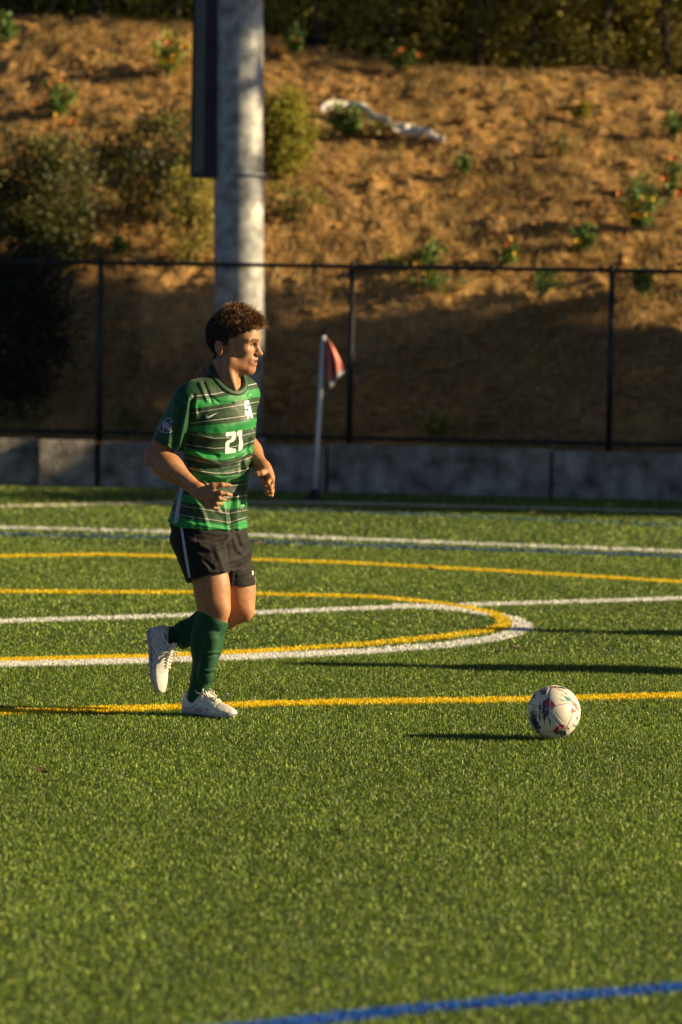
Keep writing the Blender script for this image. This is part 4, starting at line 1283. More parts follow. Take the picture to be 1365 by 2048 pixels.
# ---- jersey
def build_jersey():
    S = Sdf(J(290, 1085, 0) + [0, -0.30, 0], J(540, 730, 0) + [0, 0.34, 0], 0.003)
    S.put(torso_fn(0.0, 1.0), T_LO, T_HI, 0.02)
    S.cap(J(398, 794, -0.075), J(484, 786, 0.085), 0.066, 0.066, 0.04)
    S.cap(J(447, 763, 0.0), J(392, 789, -0.085), 0.050, 0.056, 0.04)
    S.cap(J(452, 763, 0.02), J(489, 786, 0.10), 0.050, 0.056, 0.04)
    S.cap(J(377, 802, -0.10), J(326, 905, -0.095), 0.070, 0.066, 0.035)        # near sleeve
    S.cap(LSH, LEL, 0.062, 0.058, 0.035)         # far sleeve
    ax = J(326, 905, -0.095) - J(377, 802, -0.10); ax /= np.linalg.norm(ax)
    hem = J(333, 891, -0.097)
    def sleeve_cut(X, Y, Z):
        e = (X - hem[0]) * ax[0] + (Y - hem[1]) * ax[1] + (Z - hem[2]) * ax[2]
        # only near the arm
        r2 = np.sqrt((X - hem[0]) ** 2 + (Y - hem[1]) ** 2 + (Z - hem[2]) ** 2) - 0.16
        w = X - J(366, 905, 0)[0]
        return np.maximum(np.maximum(-e, r2), w)
    S.put(sleeve_cut, hem - 0.2, hem + 0.2, 0.0, sub=True)
    S.cap(hem - ax * 0.05, hem + ax * 0.05, 0.052, 0.062, 0.004, sub=True)     # sleeve opening
    lh = J(477, 872, 0.175); lax = J(476, 890, 0.19) - J(484, 797, 0.115); lax /= np.linalg.norm(lax)
    def lcut(X, Y, Z):
        e = (X - lh[0]) * lax[0] + (Y - lh[1]) * lax[1] + (Z - lh[2]) * lax[2]
        w = (lh[1] - 0.06) - Y
        return np.maximum(-e, w)
    S.put(lcut, lh - 0.16, lh + 0.16, 0.0, sub=True)
    # hem of the body: lower in front
    a, b, c = J(338, 1043, -0.02), J(474, 1064, -0.13), J(470, 1040, 0.16)
    n = np.cross(b - a, c - a); n = n / np.linalg.norm(n); n = -n if n[2] > 0 else n
    S.cut(a, n)
    # neck opening
    A = LAX * 0.074 + UP * 0.002; B = FAX * 0.066 - UP * 0.052
    c0 = J(450, 770, 0.0)
    An, Bn = A / np.linalg.norm(A), B / np.linalg.norm(B)
    nn = np.cross(An, Bn); nn = nn if nn[2] > 0 else -nn
    def hole(X, Y, Z):
        x, y, z = X - c0[0], Y - c0[1], Z - c0[2]
        u = (x * An[0] + y * An[1] + z * An[2]) / np.linalg.norm(A)
        v = (x * Bn[0] + y * Bn[1] + z * Bn[2]) / np.linalg.norm(B)
        w = x * nn[0] + y * nn[1] + z * nn[2]
        return np.maximum((np.sqrt(u * u + v * v) - 1.0) * 0.07, -(w + 0.05))
    S.put(hole, c0 - 0.13, c0 + 0.14, 0.004, sub=True)
    V, Q = surface_nets(S)
    V = relax(V, Q, 2, 0.5)
    return V, Q, (c0, A, B, nn)

JV, JQ, NECKRING = build_jersey()
JN = vnormals(JV, JQ)
FOLDS = [
    # sleeve drapes
    ([(378, 800), (366, 850), (356, 898)], 4.5, 0.0105), ([(366, 815), (352, 860), (347, 897)], 4, -0.0090), ([(352, 812), (341, 850), (336, 888)], 5, 0.0075),
    ([(372, 870), (362, 905)], 4, -0.0090), ([(384, 805), (383, 850), (378, 892)], 4.5, -0.0180), ([(392, 800), (392, 830)], 4, 0.0075),
    # shoulder puckers
    ([(400, 768), (414, 800)], 4, 0.006), ([(408, 765), (424, 802)], 3, -0.006), ([(388, 790), (396, 822)], 4, -0.005), ([(425, 795), (440, 806), (465, 806)], 3, -0.004),
    # chest to belly sags
    ([(386, 860), (400, 872), (425, 878), (452, 874)], 5, 0.0084), ([(380, 890), (405, 905), (435, 912)], 4, -0.0084),
    ([(388, 900), (410, 918), (435, 926), (470, 920), (497, 905)], 4.5, 0.0126), ([(384, 918), (408, 934), (440, 938), (478, 930), (498, 915)], 4, -0.0112),
    ([(386, 930), (408, 946), (440, 955), (472, 950), (492, 935)], 4.5, 0.0126), ([(396, 952), (420, 964), (455, 966), (486, 955)], 4, -0.0126),
    ([(378, 930), (400, 955), (414, 968)], 3, 0.0098), ([(372, 942), (392, 966), (404, 982)], 3, -0.0098),
    ([(500, 880), (492, 915), (480, 945)], 3.5, -0.0084), ([(506, 860), (498, 900), (488, 935)], 3, 0.0084),
    ([(465, 1000), (460, 1025), (466, 1060)], 4.5, -0.0077), ([(474, 995), (474, 1025), (478, 1060)], 5, 0.0077), ([(486, 990), (482, 1020), (488, 1052)], 3.5, -0.0054),
    ([(445, 1005), (452, 1030), (456, 1062)], 4, 0.0046), ([(395, 1005), (408, 1030), (416, 1056)], 5, 0.0046), ([(380, 1000), (390, 1030), (392, 1052)], 5, -0.0046),
    ([(365, 990), (362, 1020), (356, 1045)], 5, 0.0039), ([(375, 975), (400, 1000), (430, 1020)], 4, -0.0046), ([(425, 1015), (445, 1028)], 4, 0.0039),
    ([(338, 1040), (400, 1050), (470, 1061), (495, 1054)], 2.2, 0.004), ([(338, 1034), (400, 1044), (470, 1055), (495, 1048)], 1.6, -0.003),
    ([(309, 873), (335, 886), (364, 899)], 1.6, -0.003), ([(384, 800), (381, 830), (376, 868)], 2.0, -0.004),
    ([(440, 860), (470, 850), (505, 840)], 8, 0.005), ([(500, 790), (506, 800), (511, 812)], 4, -0.006),
]
JV = fold(JV, JN, FOLDS)
nz_ = 0.0028 * vnoise3(JV * np.array([1, 1, 1.4]), 0.06, 71) + 0.0006 * vnoise3(JV, 0.02, 72)
JV = JV + JN * nz_[:, None]
JV = relax(JV, JQ, 1, 0.35)
# stripe coordinate: follows the woven lines of the cloth round the body
SX = np.array([338, 372, 400, 429, 459, 490, 513], float)
SL = np.array([
    [802, 793, 791, 788, 782, 772, 767],
    [838, 829, 824, 819, 814, 808.5, 804],
    [858, 849, 844, 840, 836, 832, 826],
    [862, 866, 871, 876.5, 876, 870, 864],
    [880, 888, 893, 896.5, 895, 888, 880],
    [900, 915, 922, 928, 928, 919, 909],
    [920, 934, 942, 946, 946, 940, 930],
    [950, 958, 966, 970, 971, 969, 960],
    [972, 980, 988, 993, 994, 991, 984],
    [1003, 1013, 1017, 1022, 1027, 1021, 1012],
    [1022, 1032, 1036, 1040, 1045, 1035, 1028]])
jx, jy = proj_local(JV)
sv = np.empty(len(JV))
lev = np.stack([np.interp(jx, SX, row) for row in SL], 1)
for i in range(len(SL) - 1):
    m = (jy >= lev[:, i]) & (jy < lev[:, i + 1])
    sv[m] = i + ((jy - lev[:, i]) / (lev[:, i + 1] - lev[:, i]))[m]
m = jy < lev[:, 0]; sv[m] = ((jy - lev[:, 0]) / 30.0)[m]
m = jy >= lev[:, -1]; sv[m] = 10 + ((jy - lev[:, -1]) / 20.0)[m]
# sleeves are plain
def seg_t(P, a, b):
    ab = b - a; t = np.clip(((P - a) @ ab) / (ab @ ab), 0, 1)
    return np.linalg.norm(P - a - t[:, None] * ab, axis=1), t
seam = np.interp(jy, [770, 790, 830, 868, 905], [398, 383, 382, 377, 366])
sl_mask = ((jx < seam) & (jy < 912) & (JV[:, 1] < 0.02)).astype(float)
dl, tl_ = seg_t(JV, J(484, 797, 0.115), J(476, 890, 0.19))
sl_mask = np.maximum(sl_mask, ((dl < 0.075) & (tl_ > 0.15) & (JV[:, 1] > 0.12)).astype(float))
jersey_me = new_mesh('jersey', JV, JQ)
pfloat(jersey_me, sv, 'stripe'); pfloat(jersey_me, sl_mask, 'sleeve')

def jersey_material():
    m, N, L, B = mat_new('striped_jersey_cloth')
    def math_(op, a, b=None, c=None):
        n = N.new('ShaderNodeMath'); n.operation = op
        for i, q in enumerate((a, b, c)):
            if q is None: continue
            if isinstance(q, (int, float)): n.inputs[i].default_value = q
            else: L.new(q, n.inputs[i])
        return n.outputs[0]
    s = N.new('ShaderNodeAttribute'); s.attribute_name = 'stripe'
    sl = N.new('ShaderNodeAttribute'); sl.attribute_name = 'sleeve'
    v = s.outputs['Fac']
    t = math_('FLOORED_MODULO', math_('SUBTRACT', v, 1.0), 2.0)
    dark = math_('MAXIMUM', math_('LESS_THAN', t, 1.26), math_('GREATER_THAN', t, 1.74))
    dark = math_('MAXIMUM', dark, math_('LESS_THAN', v, 0.28))
    hemg = math_('GREATER_THAN', v, 10.25)
    dark = math_('MULTIPLY', dark, math_('SUBTRACT', 1.0, hemg))
    l0 = math_('LESS_THAN', math_('ABSOLUTE', math_('SUBTRACT', t, 0.0)), 0.024)
    l1 = math_('LESS_THAN', math_('ABSOLUTE', math_('SUBTRACT', t, 1.0)), 0.030)
    l2 = math_('GREATER_THAN', t, 1.982)
    line = math_('MAXIMUM', math_('MAXIMUM', l0, l1), l2)
    ok = math_('MULTIPLY', math_('GREATER_THAN', v, -0.1), math_('LESS_THAN', v, 10.2))
    line = math_('MULTIPLY', line, ok)
    notsl = math_('LESS_THAN', sl.outputs['Fac'], 0.5)
    line = math_('MULTIPLY', line, notsl)
    def mixc(f, a, b):
        n = N.new('ShaderNodeMix'); n.data_type = 'RGBA'
        L.new(f, n.inputs[0])
        for i, q in ((6, a), (7, b)):
            if isinstance(q, tuple): n.inputs[i].default_value = (*q, 1)
            else: L.new(q, n.inputs[i])
        return n.outputs[2]
    c = mixc(dark, (0.014, 0.215, 0.042), (0.015, 0.046, 0.015))
    c = mixc(line, c, (0.38, 0.37, 0.31))
    c = mixc(notsl, (0.008, 0.062, 0.022), c)
    L.new(c, B.inputs['Base Color'])
    B.inputs['Roughness'].default_value = 0.5
    B.inputs['Specular IOR Level'].default_value = 0.3
    B.inputs['Sheen Weight'].default_value = 0.10
    tc = N.new('ShaderNodeTexCoord'); nz = N.new('ShaderNodeTexNoise'); nz.inputs['Scale'].default_value = 45; nz.inputs['Detail'].default_value = 5
    L.new(tc.outputs['Object'], nz.inputs['Vector'])
    bp = N.new('ShaderNodeBump'); bp.inputs['Strength'].default_value = 0.12; bp.inputs['Distance'].default_value = 0.01
    L.new(nz.outputs[0], bp.inputs['Height']); L.new(bp.outputs[0], B.inputs['Normal'])
    return m
jersey = link('jersey', jersey_me, jersey_material(), person)
M_dkgreen = mat('dark_green_rib', (0.012, 0.050, 0.020), 0.6, 0.15, 60)
# collar band round the neck opening
c0, A, B_, nn = NECKRING
jbvh = BVHTree.FromPolygons([Vector(v) for v in JV], [tuple(int(i) for i in q) for q in JQ])
th = np.linspace(0, 2 * math.pi, 65)[:-1]
ring = []
for a in th:
    q = c0 + A * math.cos(a) * 1.05 + B_ * math.sin(a) * 1.05
    hit = jbvh.ray_cast(Vector(q + nn * 0.10), Vector(-nn), 0.22)
    hh = np.array(hit[0]) if hit[0] else q
    ring.append(hh)
ring = np.array(ring)
hgt = (ring - c0) @ nn
hs = np.array([np.mean(np.take(hgt, range(i - 5, i + 6), mode='wrap')) for i in range(64)])
ring = ring + nn * (hs - hgt)[:, None]
cm = MB(); vv = []
for k in range(64):
    outw = A * math.cos(th[k]) + B_ * math.sin(th[k]); outw /= np.linalg.norm(outw)
    for (o_, n_) in ((-0.010, 0.004), (-0.006, 0.009), (0.004, 0.008), (0.013, 0.000), (0.014, -0.008), (-0.006, -0.008), (-0.010, -0.002)):
        vv.append(ring[k] + outw * o_ + nn * n_)
ff = [[k * 7 + j, ((k + 1) % 64) * 7 + j, ((k + 1) % 64) * 7 + (j + 1) % 7, k * 7 + (j + 1) % 7] for k in range(64) for j in range(7)]
link('collar', cm.add(vv, ff).mesh('collar'), M_dkgreen, jersey)

# ---- flat prints laid on the cloth
def inside_poly(x, y, poly):
    P = np.array(poly); r_ = np.zeros(x.shape, bool)
    j = len(P) - 1
    for i in range(len(P)):
        yi, yj = P[i, 1], P[j, 1]; xi, xj = P[i, 0], P[j, 0]
        c = ((yi > y) != (yj > y)) & (x < (xj - xi) * (y - yi) / (yj - yi + 1e-12) + xi)
        r_ ^= c; j = i
    return r_

def stroke(pts, w):
    """outline of a thick polyline, as a test function"""
    return lambda x, y: poly_dist(x.ravel(), y.ravel(), pts).reshape(x.shape) < w / 2

def decal(name, tests, bvh, mt, parent, off=0.0016, pitch=0.5, holes=()):
    """a thin printed patch that follows the surface under it"""
    allp = np.concatenate([np.array(t) if not callable(t) else np.array(t.pts) for t in tests]) if not any(callable(t) for t in tests) else np.array(decal.box)
    x0, y0 = allp.min(0) - 1; x1, y1 = allp.max(0) + 1
    xs = np.arange(x0, x1 + pitch, pitch); ys = np.arange(y0, y1 + pitch, pitch)
    cx, cy = np.meshgrid((xs[:-1] + xs[1:]) / 2, (ys[:-1] + ys[1:]) / 2, indexing='ij')
    on = np.zeros(cx.shape, bool)
    for t in tests: on |= t(cx, cy) if callable(t) else inside_poly(cx, cy, t)
    for t in holes: on &= ~(t(cx, cy) if callable(t) else inside_poly(cx, cy, t))
    vid = {}; V = []; Q = []
    org = Vector(np.array([0, 0, CAM_H]) - FOOT)
    def vert(i, j):
        k = (i, j)
        if k in vid: return vid[k]
        d = Vector(ray(xs[i], ys[j])).normalized()
        h = bvh.ray_cast(org, d)
        if h[0] is None: vid[k] = None
        else:
            nr_ = np.array(h[1]); nr_ = nr_ if nr_ @ np.array(d) < 0 else -nr_
            V.append(np.array(h[0]) + nr_ * off * 0.5 - np.array(d) * off * 0.5); vid[k] = len(V) - 1
        return vid[k]
    for i, j in np.argwhere(on):
        q = [vert(i, j), vert(i + 1, j), vert(i + 1, j + 1), vert(i, j + 1)]
        if None in q: continue
        P = [V[k] for k in q]
        if max(np.linalg.norm(P[0] - P[2]), np.linalg.norm(P[1] - P[3])) > 0.012: continue
        Q.append(q[::-1])
    if not Q:
        print('EMPTY DECAL', name, on.sum(), len(V)); return None
    return link(name, new_mesh(name, np.array(V), np.array(Q)), mt, parent)

M_print = mat('white_print', (0.74, 0.71, 0.66), 0.5, 0.05, 30)
M_grey = mat('grey_print', (0.34, 0.38, 0.42), 0.5, 0.08, 30)
M_dkprint = mat('dark_print', (0.018, 0.022, 0.030), 0.5, 0.1, 30)
M_sidep = mat('pale_side_panel', (0.40, 0.42, 0.42), 0.6, 0.1, 40)
jb = BVHTree.FromPolygons([Vector(v) for v in JV], [tuple(int(i) for i in q) for q in JQ])
decal('number', [[(452, 865), (470, 862.5), (472.5, 865), (472, 877), (468, 882.5), (459.5, 886.5), (458.5, 895.5), (472, 897.5), (472, 905), (450.5, 908), (451, 886.5), (454, 882), (463, 878), (463.5, 871), (452, 873)],
                 [(474, 864), (480, 860.5), (484.5, 860), (484, 874), (487, 891), (483, 900), (477, 902), (478.5, 883), (477.5, 870.5), (474, 871)]], jb, M_print, jersey)
decal('chest_letters', [[(489, 802), (498, 801), (498.8, 809), (496.4, 809.6), (494, 808.5), (493.6, 812.5), (501, 811.5), (502, 816), (504, 826), (506.5, 836), (502.8, 836.5), (500.5, 830.5), (498.7, 831), (498.2, 837), (494.6, 837), (495.5, 829), (490, 829.3), (490, 821), (493.5, 820.6), (495, 823.5), (496.5, 823), (497, 816.5), (490, 818)]], jb, M_print, jersey)
decal('chest_mark', [[(413, 828.3), (411.6, 834), (413.5, 837), (418, 836.8), (427, 831), (435.8, 825.2), (419, 832), (415.8, 832), (414.6, 830)]], jb, M_print, jersey)
decal('side_stripe', [[(361, 975), (369, 972), (365, 990), (360, 1020), (357, 1046), (348.5, 1045), (352, 1020), (357, 990)]], jb, M_sidep, jersey, pitch=0.8)
emb = [(319, 857.7), (322, 849.3), (328.3, 841.6), (332.7, 836.1), (341.8, 834.5), (341.5, 838.3), (346.2, 840), (344.2, 845.5), (341.8, 847.5), (343, 856.6), (346.5, 861.4), (342, 865.6), (335.6, 866.2), (324.6, 864.9), (320.3, 861.7)]
ec = np.array([333, 852.0])
e1 = decal('sleeve_emblem', [emb], jb, M_grey, jersey, 0.0014, 0.4)
if e1:
    decal('emblem_dark', [[tuple(ec + (np.array(q) - ec) * 0.87) for q in emb]], jb, M_dkprint, e1, 0.0026, 0.4)
    decal('emblem_head', [[(326, 857), (327, 849), (331.5, 845), (335.5, 844.5), (339, 848.5), (340, 855), (342.5, 861), (339, 862), (336, 859.5), (331, 857.5), (329, 855.5), (328.5, 860), (331, 864), (326.5, 862)],
                          [(325.5, 853), (326.5, 846.5), (331, 841), (336.5, 838.2), (332, 842.5), (328.5, 846.5)], [(339.5, 845.5), (341.5, 843.2), (344, 842.2), (342.5, 845), (340.5, 847)]],
          jb, M_grey, e1, 0.0038, 0.4, holes=[[(330.5, 856.5), (333, 855), (335.5, 856), (333, 857.3)], [(334, 848.5), (337, 849), (336, 851.5)]])

# ---- shorts
def build_shorts():
    S = Sdf(J(320, 1185, 0) + [0, -0.28, 0], J(530, 1030, 0) + [0, 0.30, 0], 0.003)
    S.put(torso_fn(0.004, 1.0), T_LO - [0, 0, 0.02], [T_HI[0], T_HI[1], J(0, 1040)[2]], 0.03)
    S.cap(J(402, 1082, -0.05), J(426, 1165, -0.085), 0.102, 0.090, 0.05)
    S.cap(J(374, 1075, -0.02), J(414, 1165, -0.06), 0.058, 0.060, 0.05)
    S.cap(J(455, 1085, 0.055), J(477, 1180, 0.065), 0.088, 0.076, 0.015)
    S.cap(RHIP, RKN, 0.098, 0.085, 0.03)
    S.cap(LHIP, LKN, 0.104, 0.084, 0.01)
    # hems
    n1 = J(425, 1165, -0.08) - J(404, 1085, -0.06); n1 = n1 / np.linalg.norm(n1)
    h1 = J(426, 1152, -0.085); n1 = n1 + np.array([-0.03, -0.05, 0.0])
    h2 = J(482, 1168, 0.065); n2 = J(479, 1217, 0.075) - J(455, 1085, 0.06); n2 = n2 / np.linalg.norm(n2) + np.array([-0.24, 0, 0])
    n1 /= np.linalg.norm(n1); n2 /= np.linalg.norm(n2)
    X, Y, Z = S.ax[0][:, None, None], S.ax[1][None, :, None], S.ax[2][None, None, :]
    e1 = (X - h1[0]) * n1[0] + (Y - h1[1]) * n1[1] + (Z - h1[2]) * n1[2]
    e2 = (X - h2[0]) * n2[0] + (Y - h2[1]) * n2[1] + (Z - h2[2]) * n2[2]
    # which leg: split plane between the thighs
    mid = J(462, 1150, -0.02); sp = LAX
    side = (X - mid[0]) * sp[0] + (Y - mid[1]) * sp[1] + 0 * Z
    S.d = np.maximum(S.d, np.where(side < 0, e1, e2).astype(np.float32))
    r1 = RKN + (RHIP - RKN) * 0.52; r2 = LKN + (LHIP - LKN) * 0.38
    S.cap(r1, RKN, 0.081, 0.080, 0.004, sub=True)
    S.cap(r2, LKN, 0.080, 0.080, 0.004, sub=True)
    off_ = np.interp(Z, [J(430, 1092)[2], J(430, 1076)[2], J(430, 1060)[2]], [-0.06, -0.006, 0.007]).astype(np.float32)
    S.d = np.where(Z > J(430, 1092)[2], np.maximum(S.d, torso_fn(0.0)(X, Y, Z) + off_), S.d).astype(np.float32)
    V, Q = surface_nets(S)
    return relax(V, Q, 2, 0.5), Q
SV, SQ = build_shorts()
SN = vnormals(SV, SQ)
SV = fold(SV, SN, [
    ([(398, 1062), (420, 1066), (455, 1068)], 4, 0.006), ([(395, 1078), (425, 1080), (454, 1072)], 4.5, -0.006), ([(400, 1090), (420, 1100), (445, 1092), (456, 1078)], 5, 0.007),
    ([(396, 1112), (412, 1126), (425, 1136)], 4, -0.006), ([(390, 1100), (402, 1118), (415, 1135)], 4.5, 0.006), ([(430, 1095), (440, 1120), (450, 1148)], 5, 0.005),
    ([(456, 1092), (459, 1115), (464, 1145)], 4, -0.009), ([(466, 1078), (474, 1098), (480, 1105)], 4, 0.007), ([(474, 1070), (482, 1092)], 4, -0.006),
    ([(470, 1120), (490, 1112), (502, 1100)], 4.5, 0.006), ([(472, 1135), (490, 1132), (505, 1120)], 4, -0.006), ([(475, 1150), (495, 1145), (508, 1135)], 4, 0.005),
    ([(365, 1075), (376, 1110), (384, 1150)], 6, -0.004), ([(410, 1140), (440, 1138), (460, 1130)], 4, -0.004), ([(382, 1152), (425, 1148), (466, 1136)], 1.8, -0.003)])
SV = SV + SN * (0.003 * vnoise3(SV, 0.05, 81) + 0.0015 * vnoise3(SV, 0.02, 82))[:, None]
M_shorts = mat('black_shorts_cloth', (0.013, 0.0105, 0.010), 0.75, 0.15, 14, 0.1, 50, spec=0.2, sheen=0.05)
shorts = link('shorts', new_mesh('shorts', SV, SQ), M_shorts, person)
sb = BVHTree.FromPolygons([Vector(v) for v in SV], [tuple(int(i) for i in q) for q in SQ])
M_pipe = mat('pale_blue_piping', (0.42, 0.46, 0.55), 0.5, 0.05, 30)
decal('piping', [[(360.5, 1049), (365, 1049), (369, 1075), (375, 1110), (382, 1155), (377.5, 1155), (370, 1115), (364.5, 1080)]], sb, M_pipe, shorts)
decal('leg_mark', [[(504, 1142), (506.5, 1141), (507.5, 1148), (505, 1150.5)]], sb, M_print, shorts)

# ---- socks
def sock(name, hip, kn, an, calf_out, top_p, top_n, guard, folds, foot_dir, seed):
    lo = np.minimum(kn, an) - 0.14; hi = np.maximum(kn, an) + 0.14
    S = Sdf(lo, hi, 0.003)
    e = 0.0035
    S.cap(kn + (hip - kn) * 0.15, kn + (an - kn) * 0.12, 0.064 + e, 0.060 + e, 0.03)
    S.cap(kn + (an - kn) * 0.05, kn + (an - kn) * 0.45, 0.057 + e, 0.053 + e, 0.03)
    S.ell(kn + (an - kn) * 0.30 + calf_out, (0.056 + e, 0.056 + e, 0.105), axes_along(an - kn), 0.03)
    S.cap(kn + (an - kn) * 0.4, an, 0.053 + e, 0.038 + e, 0.03)
    S.cap(an, an + foot_dir, 0.037 + e, 0.036, 0.03)
    for a, b, ra in guard: S.cap(a, b, ra, ra, 0.012)
    S.cut(top_p, top_n)
    V, Q = surface_nets(S)
    V = relax(V, Q, 2, 0.5)
    N_ = vnormals(V, Q)
    V = fold(V, N_, folds)
    V = V + N_ * (0.0016 * vnoise3(V, 0.03, seed))[:, None]
    return V, Q
M_sock = None
def sock_material():
    m, N, L, B = mat_new('green_sock_knit')
    tc = N.new('ShaderNodeTexCoord')
    nz = N.new('ShaderNodeTexNoise'); nz.inputs['Scale'].default_value = 120; nz.inputs['Detail'].default_value = 4
    L.new(tc.outputs['Object'], nz.inputs['Vector'])
    cr = N.new('ShaderNodeValToRGB')
    cr.color_ramp.elements[0].color = (0.008, 0.046, 0.019, 1); cr.color_ramp.elements[1].color = (0.014, 0.075, 0.030, 1)
    L.new(nz.outputs[0], cr.inputs[0]); L.new(cr.outputs[0], B.inputs['Base Color'])
    B.inputs['Roughness'].default_value = 0.75; B.inputs['Specular IOR Level'].default_value = 0.25; B.inputs['Sheen Weight'].default_value = 0.04
    B.inputs['Sheen Tint'].default_value = (0.2, 0.6, 0.3, 1)
    bp = N.new('ShaderNodeBump'); bp.inputs['Strength'].default_value = 0.3; bp.inputs['Distance'].default_value = 0.004
    L.new(nz.outputs[0], bp.inputs['Height']); L.new(bp.outputs[0], B.inputs['Normal'])
    return m
M_sock = sock_material()
ribs = [([(x0, 1228 + (x0 - 398) * 0.42), (x0 - 7, 1266)], 1.1, 0.0022) for x0 in np.arange(412, 446, 3.6)]
ribs2 = [([(x0, 1365), (x0 - 1, 1386)], 1.0, 0.002) for x0 in np.arange(399, 420, 3.6)]
shin = RKN + (RAN - RKN) * 0.30
sn = np.cross(J(447, 1242, -0.10) - J(398, 1222, -0.05), np.array([0.25, -1.0, 0.0])); sn = sn if sn[2] > 0 else -sn
V_, Q_ = sock('sock', RHIP, RKN, RAN, np.array([-0.020, 0.012, 0]), J(424, 1233, -0.08), sn,
              [(J(423, 1277, -0.105), J(412, 1352, -0.075), 0.036)],
              [([(404, 1302), (420, 1306), (438, 1304)], 2.2, 0.006), ([(404, 1309), (420, 1312), (436, 1309)], 2.0, -0.005), ([(402, 1338), (418, 1342), (433, 1338)], 2.4, 0.006),
               ([(402, 1346), (416, 1349), (430, 1346)], 2.2, -0.004), ([(414, 1267), (430, 1268), (442, 1267)], 1.6, 0.003)] + ribs + ribs2, np.array([0.02, -0.02, -0.06]), 91)
sk_r = link('sock', new_mesh('sock', V_, Q_), M_sock, person)
kb = BVHTree.FromPolygons([Vector(v) for v in V_], [tuple(int(i) for i in q) for q in Q_])
decal('sock_mark', [[(390, 1380), (392, 1381.5), (396, 1385), (402, 1386), (408, 1384.5), (415.5, 1382), (408, 1387), (400, 1388.5), (394, 1387)]], kb, M_print, sk_r)
ln = J(452, 1240, 0.09) - J(400, 1252, 0.12)
V2_, Q2_ = sock('sock', LHIP, LKN, LAN, np.array([0.0, 0.012, -0.014]), J(452, 1236, 0.10), np.array([0.93, -0.2, 0.25]),
                [(J(420, 1258, 0.08), J(368, 1285, 0.12), 0.030)],
                [([(345, 1246), (352, 1270), (350, 1298)], 3, -0.005), ([(336, 1250), (341, 1272), (340, 1296)], 2.5, 0.004), ([(360, 1240), (366, 1268), (366, 1298)], 3.2, 0.004), ([(326, 1254), (330, 1272), (330, 1290)], 2.2, -0.004)],
                J(316, 1290, 0.16) - LAN, 92)
link('sock', new_mesh('sock', V2_, Q2_), M_sock, person)

